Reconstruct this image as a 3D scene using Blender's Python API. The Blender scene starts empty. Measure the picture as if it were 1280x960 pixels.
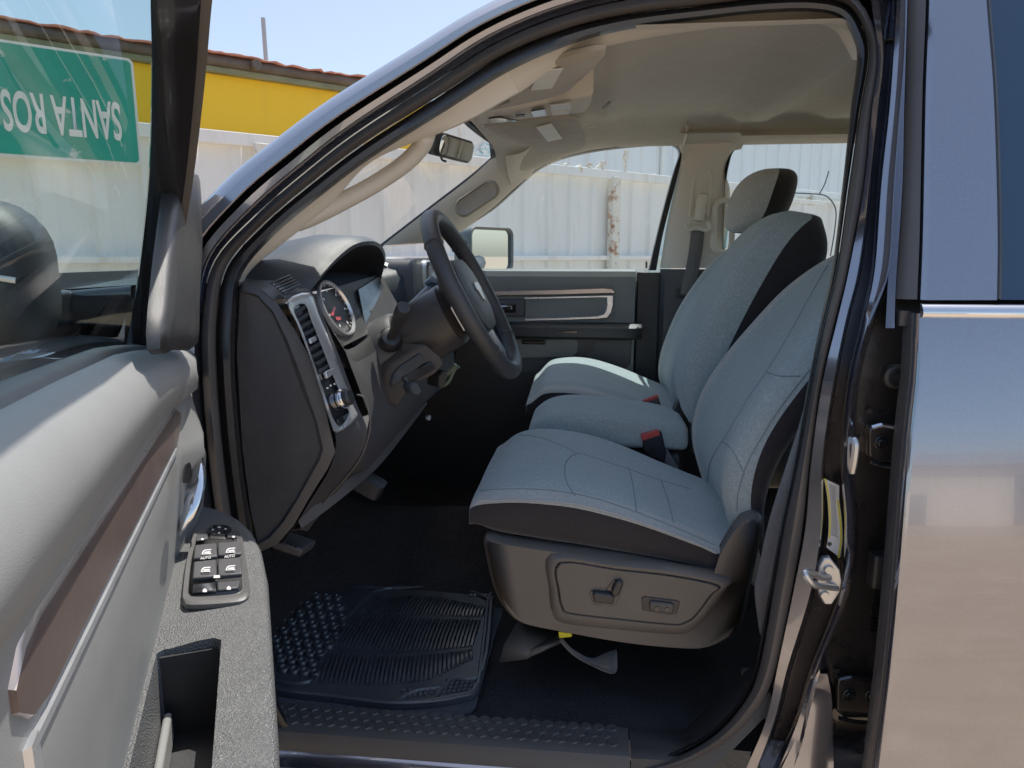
import bpy, bmesh, math, random
from mathutils import Vector as V, Matrix
random.seed(7)
sc = bpy.context.scene
COL = sc.collection
R = math.radians

# ---------------------------------------------------------------- camera
CAM = V((0, -1.02, 1.44)); YAW, PIT, FOC = R(6), R(10.35), 887.0
FW = V((-math.sin(YAW)*math.cos(PIT), math.cos(YAW)*math.cos(PIT), -math.sin(PIT)))
RT = V((math.cos(YAW), math.sin(YAW), 0))
UP = RT.cross(FW)
cd = bpy.data.cameras.new('camera'); cam = bpy.data.objects.new('camera', cd); COL.objects.link(cam)
cam.matrix_world = Matrix(((RT.x, UP.x, -FW.x, CAM.x), (RT.y, UP.y, -FW.y, CAM.y), (RT.z, UP.z, -FW.z, CAM.z), (0, 0, 0, 1)))
cd.sensor_width = 36; cd.lens = 36*FOC/1280; cd.clip_start = 0.01; cd.clip_end = 2000
sc.camera = cam

def ray(x, y):
    return FW + RT*((x-640)/FOC) + UP*((480-y)/FOC)
def px(x, y, X=None, Y=None, Z=None):
    """point of the plane X/Y/Z = const seen at photo pixel x, y (used to measure the truck)"""
    d = ray(x, y)
    if X is not None: t = (X-CAM.x)/d.x
    elif Y is not None: t = (Y-CAM.y)/d.y
    else: t = (Z-CAM.z)/d.z
    return CAM + d*t
def skin(z):
    return max(0.0, (z-1.30)*0.33)
def pxs(x, y, off):
    """point of the leaning body side, off metres inboard of its skin"""
    yv = 0.1
    for _ in range(12):
        p = px(x, y, Y=yv); yv = skin(p.z)+off
    return px(x, y, Y=yv)
# open driver's door frame: s along the door, n towards its inner face, z up
DA = R(26); DH = V((-.61, .02, 0)); DD = V((math.sin(DA), -math.cos(DA), 0)); DN = V((math.cos(DA), math.sin(DA), 0))
def dp(s, n, z): return DH + DD*s + DN*n + V((0, 0, z))
# fence line
FP = V((-.53, 7.07, 0)); FD = V((.722, .692, 0)).normalized(); FN = V((.692, -.722, 0)).normalized()
def fp(u, off, z): return FP + FD*u + FN*off + V((0, 0, z))
def fpx(x, y, off=0.0):
    d = ray(x, y); t = (FP+FN*off-CAM).dot(FN)/d.dot(FN); p = CAM+d*t
    return (p-FP).dot(FD), p.z

# ---------------------------------------------------------------- objects
def setp(o, label=None, cat=None, group=None, kind=None):
    if label: o['label'] = label
    if cat: o['category'] = cat
    if group: o['group'] = group
    if kind: o['kind'] = kind
    return o
def empty(name, loc=(0, 0, 0), parent=None, label=None, cat=None, group=None):
    o = bpy.data.objects.new(name, None); COL.objects.link(o); o.location = loc; o.empty_display_size = .1
    if parent: o.parent = parent
    return setp(o, label, cat, group)

def cr(pts, n=6, closed=False):
    pts = [V(p) for p in pts]; out = []; m = len(pts)
    seg = m if closed else m-1
    for i in range(seg):
        if closed: p0, p1, p2, p3 = pts[i-1], pts[i], pts[(i+1) % m], pts[(i+2) % m]
        else:
            p1, p2 = pts[i], pts[i+1]
            p0 = pts[i-1] if i > 0 else p1*2-p2
            p3 = pts[i+2] if i+2 < m else p2*2-p1
        for k in range(n):
            t = k/n
            out.append(0.5*((2*p1)+(p2-p0)*t+(2*p0-5*p1+4*p2-p3)*t*t+(3*p1-p0-3*p2+p3)*t**3))
    if not closed: out.append(pts[-1])
    return out
def lerp(a, b, t): return a+(b-a)*t
def itp(tab, x):
    if x <= tab[0][0]: return tab[0][1]
    for (a, b), (c, d) in zip(tab, tab[1:]):
        if x <= c: return b+(d-b)*(x-a)/(c-a)
    return tab[-1][1]
def sm(t):
    t = max(0, min(1, t)); return t*t*(3-2*t)

class MB:
    def __init__(s): s.v = []; s.f = []; s.m = []
    def add(s, vs, fs, mi=0):
        o = len(s.v); s.v += [V(p) for p in vs]
        for f in fs: s.f.append(tuple(o+i for i in f)); s.m.append(mi)
    def loft(s, rings, closed=False, loop=False, mi=0, caps=False, mf=None):
        n = len(rings[0]); vs = [p for r in rings for p in r]; fs = []; ms = []
        nr = len(rings)
        for i in range(nr if loop else nr-1):
            for j in range(n if closed else n-1):
                a, b = i*n, ((i+1) % nr)*n
                fs.append((a+j, a+(j+1) % n, b+(j+1) % n, b+j)); ms.append(mf(i, j) if mf else mi)
        o = len(s.v); s.v += [V(p) for p in vs]
        for f, m in zip(fs, ms): s.f.append(tuple(o+i for i in f)); s.m.append(m)
        if caps:
            s.f.append(tuple(o+j for j in reversed(range(n)))); s.m.append(ms[0] if ms else mi)
            s.f.append(tuple(o+(nr-1)*n+j for j in range(n))); s.m.append(ms[-1] if ms else mi)
        return s
    def tube(s, path, r, n=10, closed=False, mi=0, flat=None, up=None):
        path = [V(p) for p in path]; rings = []; m = len(path)
        prev = None
        for i, p in enumerate(path):
            a = path[i-1] if (i > 0 or closed) else p
            b = path[(i+1) % m] if (i < m-1 or closed) else p
            t = (b-a).normalized()
            if prev is None:
                u = V(up) if up else (V((0, 0, 1)) if abs(t.z) < .9 else V((1, 0, 0)))
            else: u = prev
            u = (u-t*u.dot(t)).normalized(); prev = u; w = t.cross(u)
            rr = r[i] if isinstance(r, (list, tuple)) else r
            fl = flat or 1.0
            rings.append([p+u*(rr*math.sin(2*math.pi*k/n))+w*(rr*fl*math.cos(2*math.pi*k/n)) for k in range(n)])
        return s.loft(rings, closed=True, loop=closed, mi=mi, caps=not closed)
    def prism(s, pts, vec, mi=0):
        n = len(pts); vec = V(vec); a = [V(p) for p in pts]; b = [p+vec for p in a]
        s.add(a+b, [tuple(range(n-1, -1, -1)), tuple(range(n, 2*n))]+[(i, (i+1) % n, n+(i+1) % n, n+i) for i in range(n)], mi)
        return s
    def box(s, c, size, rot=None, mi=0):
        c = V(c); h = V(size)*.5; M = rot or Matrix.Identity(3)
        vs = [c+M@V((x*h.x, y*h.y, z*h.z)) for x in (-1, 1) for y in (-1, 1) for z in (-1, 1)]
        s.add(vs, [(0, 1, 3, 2), (4, 6, 7, 5), (0, 4, 5, 1), (2, 3, 7, 6), (0, 2, 6, 4), (1, 5, 7, 3)], mi); return s
    def obox(s, o, a, b, c, mi=0):
        """box from a corner and three edge vectors"""
        o, a, b, c = V(o), V(a), V(b), V(c)
        vs = [o+a*x+b*y+c*z for x in (0, 1) for y in (0, 1) for z in (0, 1)]
        s.add(vs, [(0, 1, 3, 2), (4, 6, 7, 5), (0, 4, 5, 1), (2, 3, 7, 6), (0, 2, 6, 4), (1, 5, 7, 3)], mi); return s
    def disc(s, c, nrm, r, h, n=20, mi=0, r2=None):
        c = V(c); nrm = V(nrm).normalized(); u = nrm.orthogonal().normalized(); w = nrm.cross(u)
        r2 = r if r2 is None else r2
        ra = [c+(u*math.cos(2*math.pi*k/n)+w*math.sin(2*math.pi*k/n))*r for k in range(n)]
        rb = [c+nrm*h+(u*math.cos(2*math.pi*k/n)+w*math.sin(2*math.pi*k/n))*r2 for k in range(n)]
        return s.loft([ra, rb], closed=True, mi=mi, caps=True)
    def lathe(s, c, axis, prof, n=20, mi=0):
        c = V(c); ax = V(axis).normalized(); u = ax.orthogonal().normalized(); w = ax.cross(u)
        return s.loft([[c+ax*h+(u*math.cos(2*math.pi*k/n)+w*math.sin(2*math.pi*k/n))*max(r, 1e-5) for k in range(n)] for r, h in prof], closed=True, mi=mi, caps=True)
    def build(s, name, mats, parent=None, smooth=True, ang=35, bev=0, seg=2, sub=0, crease=None, label=None, solid=0, sharp=True):
        me = bpy.data.meshes.new(name); me.from_pydata([tuple(p) for p in s.v], [], s.f)
        if not isinstance(mats, (list, tuple)): mats = [mats]
        for m in mats: me.materials.append(m)
        if any(s.m): me.polygons.foreach_set('material_index', s.m)
        bm = bmesh.new(); bm.from_mesh(me)
        bmesh.ops.remove_doubles(bm, verts=bm.verts, dist=1e-5)
        bmesh.ops.recalc_face_normals(bm, faces=bm.faces)
        bm.to_mesh(me); bm.free()
        if smooth:
            me.shade_smooth()
            if sharp: me.set_sharp_from_angle(angle=R(ang))
        o = bpy.data.objects.new(name, me); COL.objects.link(o)
        if parent: o.parent = parent
        if solid:
            md = o.modifiers.new('solid', 'SOLIDIFY'); md.thickness = solid; md.offset = 0
        if bev:
            md = o.modifiers.new('bevel', 'BEVEL'); md.width = bev; md.segments = seg; md.limit_method = 'ANGLE'; md.angle_limit = R(30); md.harden_normals = False
        if sub:
            md = o.modifiers.new('sub', 'SUBSURF'); md.levels = sub; md.render_levels = sub
        if label: o['label'] = label
        return o
def rrect(w, h, r, n=4):
    out = []
    for cx, cy, a0 in ((w/2-r, h/2-r, 0), (-w/2+r, h/2-r, 90), (-w/2+r, -h/2+r, 180), (w/2-r, -h/2+r, 270)):
        for k in range(n+1):
            a = R(a0+90*k/n); out.append((cx+r*math.cos(a), cy+r*math.sin(a)))
    return out
def rbox(mb, c, size, rot=None, r=.01, mi=0, n=3, axis=2):
    """box with rounded edges along one axis"""
    c = V(c); M = rot or Matrix.Identity(3)
    o = [0, 1, 2]; o.remove(axis)
    pr = rrect(size[o[0]], size[o[1]], r, n)
    rings = []
    for e, k in ((-.5, .9), (-.46, 1), (.46, 1), (.5, .9)):
        ring = []
        for a, b in pr:
            v = [0, 0, 0]; v[o[0]] = a*k; v[o[1]] = b*k; v[axis] = e*size[axis]; ring.append(c+M@V(v))
        rings.append(ring)
    mb.loft(rings, closed=True, mi=mi, caps=True)
def apply_mods(o):
    dg = bpy.context.evaluated_depsgraph_get(); me = bpy.data.meshes.new_from_object(o.evaluated_get(dg)); o.modifiers.clear(); o.data = me
def cut(o, cutters):
    for c in cutters:
        md = o.modifiers.new('cut', 'BOOLEAN'); md.operation = 'DIFFERENCE'; md.object = c; md.solver = 'EXACT'
    bpy.context.view_layer.update(); apply_mods(o)
    for c in cutters: bpy.data.objects.remove(c)
    o.data.shade_smooth(); o.data.set_sharp_from_angle(angle=R(35))
def text_mesh(name, body, mat, parent, origin, xdir, ydir, h, width=None, align='CENTER', depth=.0, weight=0):
    cu = bpy.data.curves.new(name, 'FONT'); cu.body = body; cu.size = 1; cu.align_x = align; cu.align_y = 'CENTER'; cu.extrude = 0; cu.offset = weight
    o = bpy.data.objects.new(name, cu); COL.objects.link(o)
    bpy.context.view_layer.update()
    dg = bpy.context.evaluated_depsgraph_get(); me = bpy.data.meshes.new_from_object(o.evaluated_get(dg))
    bpy.data.objects.remove(o)
    xs = [v.co.x for v in me.vertices]; ys = [v.co.y for v in me.vertices]
    sx = (width/(max(xs)-min(xs))) if width else h/(max(ys)-min(ys)); sy = h/(max(ys)-min(ys))
    cx = (max(xs)+min(xs))/2; cy = (max(ys)+min(ys))/2
    X = V(xdir).normalized(); Y = V(ydir).normalized(); O = V(origin)
    for v in me.vertices: v.co = O+X*((v.co.x-cx)*sx)+Y*((v.co.y-cy)*sy)
    me.materials.clear(); me.materials.append(mat)
    r = bpy.data.objects.new(name, me); COL.objects.link(r)
    if parent: r.parent = parent
    return r

# ---------------------------------------------------------------- materials
class NT:
    def __init__(s, name):
        s.m = bpy.data.materials.new(name); s.m.use_nodes = True; s.t = s.m.node_tree; s.n = s.t.nodes
        s.b = s.n['Principled BSDF']; s.out = s.n['Material Output']
    def new(s, t, **k):
        n = s.n.new(t)
        for a, b in k.items(): setattr(n, a, b)
        return n
    def link(s, a, b): s.t.links.new(a, b)
    def coord(s, scale=(1, 1, 1), kind='Object'):
        tc = s.new('ShaderNodeTexCoord'); mp = s.new('ShaderNodeMapping'); mp.inputs['Scale'].default_value = scale
        s.link(tc.outputs[kind], mp.inputs['Vector']); return mp.outputs['Vector']
    def noise(s, scale, detail=3, rough=.5, vec=None, dist=0):
        n = s.new('ShaderNodeTexNoise'); n.inputs['Scale'].default_value = scale; n.inputs['Detail'].default_value = detail; n.inputs['Roughness'].default_value = rough
        n.inputs['Distortion'].default_value = dist
        s.link(vec or s.coord(), n.inputs['Vector']); return n.outputs['Fac']
    def voro(s, scale, vec=None, feature='F1', out='Distance'):
        n = s.new('ShaderNodeTexVoronoi', feature=feature); n.inputs['Scale'].default_value = scale
        s.link(vec or s.coord(), n.inputs['Vector']); return n.outputs[out]
    def ramp(s, fac, stops):
        r = s.new('ShaderNodeValToRGB'); cr_ = r.color_ramp
        while len(cr_.elements) < len(stops): cr_.elements.new(.5)
        for e, (p, c) in zip(cr_.elements, stops):
            e.position = p; e.color = (c, c, c, 1) if isinstance(c, (int, float)) else tuple(c)+(1,)
        s.link(fac, r.inputs['Fac']); return r.outputs['Color']
    def bump(s, h, strength=.3, dist=.002):
        b = s.new('ShaderNodeBump'); b.inputs['Strength'].default_value = strength; b.inputs['Distance'].default_value = dist
        s.link(h, b.inputs['Height']); s.link(b.outputs['Normal'], s.b.inputs['Normal']); return b
    def mix(s, fac, a, b, blend='MIX'):
        m = s.new('ShaderNodeMix', data_type='RGBA', blend_type=blend)
        for i, x in ((0, fac), (6, a), (7, b)):
            if hasattr(x, 'links'): s.link(x, m.inputs[i])
            else: m.inputs[i].default_value = x if i == 0 else (tuple(x)+(1,))
        return m.outputs[2]
    def set(s, **k):
        for a, b in k.items():
            i = s.b.inputs[a.replace('_', ' ')]
            if hasattr(b, 'links'): s.link(b, i)
            else: i.default_value = (tuple(b)+(1,)) if isinstance(b, tuple) and len(b) == 3 else b
        return s

def plain(name, col, rough=.5, metal=0, grain=0, gscale=900, gdist=.0006, var=.12, vscale=6, coat=0, spec=.5):
    t = NT(name)
    nz = t.noise(vscale, 4, .6)
    c = t.ramp(nz, [(.3, tuple(x*(1-var) for x in col)), (.7, tuple(min(1, x*(1+var)) for x in col))])
    t.set(Base_Color=c, Metallic=metal, Coat_Weight=coat, Specular_IOR_Level=spec)
    t.set(Roughness=t.ramp(t.noise(vscale*4, 4, .6), [(.3, max(0, rough-.06)), (.7, min(1, rough+.06))]))
    if grain: t.bump(t.voro(gscale), grain, gdist)
    return t.m
def fabric(name, col, scale=1400, strength=.5, var=.1, heather=.5):
    t = NT(name)
    w = t.noise(scale, 2, .7); n2 = t.noise(9, 4, .6)
    c = t.ramp(n2, [(.3, tuple(x*(1-var) for x in col)), (.7, tuple(x*(1+var) for x in col))])
    c = t.mix(t.ramp(w, [(.36, 0.0), (.64, 1.0)]), c, tuple(x*.5 for x in col)); c = t.mix(t.ramp(t.noise(300, 3, .75), [(.42, 0.0), (.60, .75*heather)]), c, tuple(x*.66 for x in col)); c = t.mix(t.ramp(t.noise(170, 2, .7), [(.48, 0.0), (.66, .5*heather)]), c, tuple(min(1, x*1.45) for x in col))
    t.set(Base_Color=c, Roughness=.95, Sheen_Weight=.25, Sheen_Roughness=.5, Specular_IOR_Level=.15)
    b = t.bump(w, strength, .0008)
    wr = t.noise(9, 4, .6, dist=.6); b2 = t.new('ShaderNodeBump'); b2.inputs['Strength'].default_value = .38; b2.inputs['Distance'].default_value = .014
    t.link(wr, b2.inputs['Height']); t.link(b2.outputs['Normal'], b.inputs['Normal'])
    return t.m
def glass(name, tint, refl=1.0, rough=0.0, ior=1.5):
    t = NT(name); t.n.remove(t.b)
    tr = t.new('ShaderNodeBsdfTransparent'); tr.inputs['Color'].default_value = tuple(tint)+(1,)
    gl = t.new('ShaderNodeBsdfGlossy'); gl.inputs['Roughness'].default_value = rough
    lw = t.new('ShaderNodeLayerWeight'); lw.inputs['Blend'].default_value = .5
    pw = t.new('ShaderNodeMath', operation='POWER'); pw.inputs[1].default_value = 4.0; t.link(lw.outputs['Facing'], pw.inputs[0])
    mu = t.new('ShaderNodeMath', operation='MULTIPLY_ADD'); mu.inputs[1].default_value = .75*refl; mu.inputs[2].default_value = .045*refl; t.link(pw.outputs[0], mu.inputs[0])
    mx = t.new('ShaderNodeMixShader'); t.link(mu.outputs[0], mx.inputs[0]); t.link(tr.outputs[0], mx.inputs[1]); t.link(gl.outputs[0], mx.inputs[2])
    t.link(mx.outputs[0], t.out.inputs['Surface']); return t.m
def paint_mat(name, col):
    t = NT(name)
    fl = t.voro(2600, out='Color')
    sep = t.new('ShaderNodeSeparateColor'); t.link(fl, sep.inputs[0])
    c = t.ramp(sep.outputs[0], [(.0, tuple(x*.88 for x in col)), (.8, col), (1, tuple(min(1, x*1.5) for x in col))])
    t.set(Base_Color=c, Metallic=.92, Roughness=.15, Coat_Weight=1.0, Coat_Roughness=.02, Coat_IOR=1.7)
    b = t.bump(t.noise(3, 2), .04, .01)
    return t.m

M = {}
def proj(p):
    d = V(p)-CAM; z = d.dot(FW); return 640+FOC*d.dot(RT)/z, 480-FOC*d.dot(UP)/z
M['paint'] = paint_mat('granite_metallic_paint', (.25, .252, .295))
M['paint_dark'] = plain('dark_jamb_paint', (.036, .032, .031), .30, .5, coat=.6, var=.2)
M['rubber'] = plain('black_rubber', (.008, .008, .009), .38, grain=.1, gscale=1500)
M['rubber_grey'] = plain('weathered_rubber', (.055, .051, .05), .42, grain=.1)
M['black'] = plain('black_plastic', (.017, .017, .018), .45, grain=.35, gscale=1100)
M['gloss_black'] = plain('gloss_black_plastic', (.012, .012, .014), .12, coat=.3)
M['charcoal'] = plain('charcoal_plastic', (.042, .042, .046), .48, grain=.4, gscale=900)
M['dash_pad'] = plain('dash_pad_vinyl', (.036, .045, .056), .42, grain=.5, gscale=800)
M['seat_base'] = plain('seat_base_plastic', (.082, .072, .064), .45, grain=.4, gscale=1000)
M['door_grey'] = plain('grey_door_vinyl', (.225, .228, .222), .5, grain=.35, gscale=1500, gdist=.0003, var=.04)
M['door_shaded'] = plain('shaded_door_vinyl', (.15, .16, .152), .5, grain=.4)  # the driver's door vinyl, darkened in colour for shade on the passenger side
M['armrest'] = plain('grained_black_armrest', (.10, .102, .102), .42, grain=1.0, gscale=520, gdist=.0016)
M['bronze'] = plain('bronze_trim', (.20, .14, .12), .32, .6, var=.03)
M['bronze_light'] = plain('bronze_trim_edge', (.5, .42, .37), .3, .7, var=.02)
M['sill'] = plain('sill_plastic', (.042, .041, .041), .42, grain=.5, gscale=800)
M['silver'] = plain('satin_silver', (.72, .74, .76), .30, .75, var=.02)
M['chrome'] = plain('chrome', (.8, .8, .82), .07, 1.0, var=.02)
M['steel'] = plain('zinc_steel', (.55, .56, .57), .35, .9)
M['beige'] = plain('beige_trim', (.72, .665, .57), .75, grain=.3, gscale=700, var=.05)
M['headliner'] = fabric('headliner_cloth', (.70, .655, .56), 900, .15, .05, .12)
M['cloth'] = fabric('grey_seat_cloth', (.58, .59, .56))
M['cloth_blue'] = fabric('blue_grey_seat_cloth', (.44, .525, .54), 900)
M['cloth_dark'] = fabric('charcoal_seat_cloth', (.034, .029, .029), 1600, heather=.25)
M['belt'] = fabric('seat_belt_webbing', (.17, .155, .15), 1100)
t = NT('black_carpet'); pile = t.noise(420, 3, .75); blot = t.noise(7, 5, .65); dust = t.voro(26)
c_ = t.mix(t.ramp(pile, [(.38, 0.0), (.66, 1.0)]), (.012, .011, .011), (.060, .055, .055)); c_ = t.mix(t.ramp(blot, [(.4, 0.0), (.75, .4)]), c_, (.07, .062, .058)); c_ = t.mix(t.ramp(dust, [(.025, .7), (.05, 0.0)]), c_, (.16, .14, .12))
t.set(Base_Color=c_, Roughness=1.0, Specular_IOR_Level=.1); t.bump(pile, 1.0, .003); M['carpet'] = t.m
M['mat_rubber'] = plain('mat_rubber', (.045, .047, .052), .32, spec=.6, var=.25)
M['mat_carpet'] = fabric('navy_mat_carpet', (.045, .047, .062), 600, 1.0)
M['red'] = plain('red_plastic', (.55, .04, .035), .35)
M['white'] = plain('white_print', (.8, .8, .8), .5)
M['label'] = plain('paper_label', (.95, .93, .82), .6)
M['visor'] = fabric('visor_cloth', (.50, .45, .37), 900, .15, .05, .1)
M['yellow'] = plain('yellow_label', (.8, .7, .02), .5)
M['screen'] = plain('dark_screen', (.035, .04, .045), .2)
M['glass'] = glass('clear_window_glass', (.95, .98, .96), .5)
M['glass_door'] = glass('green_tinted_glass', (.70, .87, .84), .55)
M['glass_rear'] = glass('rear_window_glass', (.78, .92, .95), .7)
t = NT('dark_rear_glass'); t.set(Base_Color=(.008, .03, .075), Roughness=.03, Coat_Weight=.15, Specular_IOR_Level=.5); M['glass_dark'] = t.m
t = NT('mirror_silvering'); t.set(Base_Color=(.85, .87, .88), Metallic=1.0, Roughness=.02); M['mirror'] = t.m
# ================================================================ world and light
SUN_EL, SUN_H = R(67), V((.32, .95, 0)).normalized()
w = bpy.data.worlds.new('World'); sc.world = w; w.use_nodes = True
wn = w.node_tree.nodes; bg = wn['Background']
sky = wn.new('ShaderNodeTexSky'); sky.sky_type = 'NISHITA'; sky.sun_disc = False
sky.sun_elevation = SUN_EL; sky.sun_rotation = math.atan2(SUN_H.x, SUN_H.y)
sky.air_density = 1.0; sky.dust_density = 1.6; sky.ozone_density = 1.0
w.node_tree.links.new(sky.outputs[0], bg.inputs['Color']); bg.inputs['Strength'].default_value = 0.18
sd = bpy.data.lights.new('sun', 'SUN'); sd.energy = 5.0; sd.angle = R(.53); sd.color = (1, .95, .87)
so = bpy.data.objects.new('sun', sd); COL.objects.link(so)
sdir = V((SUN_H.x*math.cos(SUN_EL), SUN_H.y*math.cos(SUN_EL), math.sin(SUN_EL)))
so.rotation_euler = (-sdir).to_track_quat('-Z', 'Y').to_euler(); so.location = sdir*30
sc.view_settings.view_transform = 'Standard'; sc.view_settings.look = 'None'; sc.view_settings.exposure = 0; sc.view_settings.gamma = 1.30
sc.render.engine = 'CYCLES'
sc.cycles.use_denoising = True; sc.cycles.max_bounces = 12; sc.cycles.diffuse_bounces = 6; sc.cycles.glossy_bounces = 5; sc.cycles.transparent_max_bounces = 24
sc.cycles.caustics_reflective = False; sc.cycles.caustics_refractive = False; sc.cycles.sample_clamp_indirect = 6

# ================================================================ yard: ground, fence, buildings
t = NT('dry_dirt')
n1 = t.noise(.35, 6, .65); n2 = t.noise(5, 8, .7); n3 = t.noise(60, 4, .7)
c = t.ramp(n1, [(.3, (.33, .225, .14)), (.52, (.50, .36, .235)), (.75, (.60, .45, .31))])
c = t.mix(t.ramp(n2, [(.35, 0.0), (.7, .55)]), c, (.38, .30, .22))
c = t.mix(t.ramp(t.voro(9), [(.02, .8), (.07, 0.0)]), c, (.18, .15, .12))
trk = t.noise(.9, 5, .7, vec=t.coord((.35, 2.2, 1)), dist=.8); c = t.mix(t.ramp(trk, [(.44, 0.0), (.62, .6)]), c, (.27, .20, .14)); c = t.mix(t.ramp(t.noise(1.7, 7, .75), [(.52, 0.0), (.66, .5)]), c, (.66, .54, .41))
t.set(Base_Color=c, Roughness=.95, Specular_IOR_Level=.2); t.bump(n3, .6, .02)
mb = MB(); S = 400
mb.add([(-S, -S, 0), (S, -S, 0), (S, S, 0), (-S, S, 0)], [(0, 1, 2, 3)])
g = mb.build('ground', t.m, smooth=False); setp(g, kind='structure')

def metal_sheet(name, col, stain, rough=.5, sc_=1.0):
    t = NT(name)
    v = t.coord((3*sc_, 3*sc_, .35*sc_)); st = t.noise(2.2, 6, .7, vec=v); pt = t.noise(1.1, 5, .6)
    c = t.mix(t.ramp(st, [(.52, 0.0), (.78, .55)]), col, stain)
    c = t.mix(t.ramp(pt, [(.45, 0.0), (.75, .25)]), c, tuple(x*.75 for x in col))
    t.set(Base_Color=c, Roughness=rough, Specular_IOR_Level=.3); return t.m
M['fence_sheet'] = metal_sheet('white_painted_fence_sheet', (.84, .85, .83), (.58, .53, .44))
M['fence_rail'] = metal_sheet('white_painted_rail', (.88, .88, .85), (.50, .36, .24))
t = NT('rusty_white_paint')
r1 = t.noise(7, 8, .75); r2 = t.noise(30, 5, .7)
c = t.mix(t.ramp(r1, [(.50, 0.0), (.60, 1.0)]), (.76, .73, .64), (.32, .13, .05))
c = t.mix(t.ramp(r2, [(.5, 0.0), (.8, .6)]), c, (.50, .40, .22)); t.set(Base_Color=c, Roughness=.8); t.bump(r1, .4, .01); M['rusty'] = t.m
M['rust'] = plain('rust', (.25, .10, .04), .85, var=.5, vscale=20)
M['yellow_wall'] = metal_sheet('yellow_painted_wall', (.98, .56, .01), (.80, .45, .04), .6, .5)
M['shed_sheet'] = metal_sheet('pale_blue_shed_sheet', (.82, .86, .88), (.6, .56, .55), .45)
M['roof_red'] = metal_sheet('faded_red_roof_sheet', (.52, .20, .15), (.35, .18, .12), .7)
M['dark_steel'] = plain('dark_pipe_steel', (.06, .045, .035), .6, var=.4)
M['green_old'] = plain('faded_green_paint', (.16, .17, .09), .7, var=.3)
M['galv'] = plain('galvanised_pole', (.38, .38, .37), .4, .6)

fence = empty('corrugated_fence', label='long white corrugated metal fence with rusty post seen across the cab', cat='fence')
ZT = 2.36
def corr(u0, u1, z0, z1, off, pitch=.34, depth=.035):
    """trapezoid ribbed sheet along the fence"""
    us = []; u = u0
    while u < u1-1e-6:
        for a, d in ((0, 0), (.62, 0), (.70, 1), (.90, 1), (.98, 0)):
            if u+a*pitch < u1: us.append((u+a*pitch, d*depth))
        u += pitch
    us.append((u1, 0))
    return [[fp(a, off+d, z) for a, d in us] for z in (z0, z1)]
U0, U1 = -9.0, 16.0
k = U0
while k < U1-.1:
    mb = MB(); mb.loft(corr(k, k+1.02, .04, ZT-.04+random.uniform(-.004, .004), random.uniform(0, .006)))
    mb.build('fence_panel', M['fence_sheet'], fence, ang=20)
    k += 1.02
for z, h, d in ((ZT, .10, .07), (1.40, .05, .05), (.35, .05, .05)):
    mb = MB(); p = fp(U0, .045, z-h/2); mb.obox(p, FD*(U1-U0), FN*d, V((0, 0, h))); mb.build('rail', M['fence_rail'], fence, bev=.006)
for xx in (765, 1010, 330, -160):
    u, z = fpx(xx, 270, .06)
    mb = MB(); mb.obox(fp(u-.065, .05, 0), FD*.13, FN*.09, V((0, 0, ZT-.02))); mb.build('post', M['rusty'], fence, bev=.008)
# rusty stubs standing on the top rail
for xx, yy, hh, ww in ((706, 214, .07, .07), (724, 214, .06, .10), (736, 214, .10, .05), (747, 212, .09, .05), (752, 212, .14, .05), (781, 216, .30, .045), (818, 222, .06, .05)):
    u, z = fpx(xx, yy, .08); mb = MB()
    pts = [fp(u, .08, ZT+.0), fp(u+.01, .085, ZT+hh*.4), fp(u-.012, .08, ZT+hh*.75), fp(u+.015, .09, ZT+hh)]
    mb.tube(pts, [ww*.45, ww*.35, ww*.55, ww*.3], 7)
    if hh > .09: mb.box(fp(u+.01, .09, ZT+hh*.85), (ww*1.1, ww*.8, hh*.3), Matrix.Rotation(.5, 3, 'Z'))
    mb.build('rusty_stub', M['rusty'], fence, bev=.004)

# yellow building behind the fence, ends left of the mirror
ub, _ = fpx(537, 190, -.30)
yb = empty('yellow_building', label='yellow building with faded red roof edge behind the white fence', cat='building')
u0 = -14.0; DEP = 5.0; ZY = 2.93
mb = MB(); mb.obox(fp(u0, -.30-DEP, 0), FD*(ub-u0), FN*DEP, V((0, 0, ZY))); mb.build('wall', M['yellow_wall'], yb, bev=.01)
mb = MB()
rows = []
nseg = int((ub-u0+.3)/.05)
for off, z in ((-.15, ZY+.13), (-.30-DEP-.2, ZY+.75)):
    rows.append([fp(u0-.1+i*.05, off+random.uniform(-.03, .03)*(off > -1), z+.004*math.sin(i*1.6)+.010*math.sin(i*.21)+random.uniform(-.004, .004)) for i in range(nseg)])
mb.loft(rows); mb.build('roof', M['roof_red'], yb, solid=.012)
mb = MB(); mb.obox(fp(u0, -.31, ZY-.005), FD*(ub-u0-.02), FN*.09, V((0, 0, .045))); mb.build('eave_board', M['green_old'], yb, bev=.005)
mb = MB(); mb.tube([fp(u0, -.22, ZY+.085), fp(ub-.03, -.22, ZY+.085)], .045, 12); mb.build('eave_pipe', M['dark_steel'], yb)
u, z = fpx(320, 98, -.15); mb = MB(); q = fp(u, -.19, ZY+.075); mb.tube([q-FN*.03, q+FN*.09], .04, 14); mb.build('pipe_stub', M['dark_steel'], yb)

u, z = fpx(334, 60, -3.0)
pole = empty('thin_pole', label='thin bare metal pole rising behind the red roof edge', cat='pole')
_, zt = fpx(332, 23, -3.0)
mb = MB(); b0 = fp(u, -3.0, 2.0); mb.tube([b0, fp(u-.03, -3.0, zt)], .027, 10); mb.build('mast', M['galv'], pole)
mb = MB(); mb.disc(fp(u, -3.0, 1.9), (0, 0, 1), .06, .3, 12); mb.build('socket', M['galv'], pole)

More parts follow.
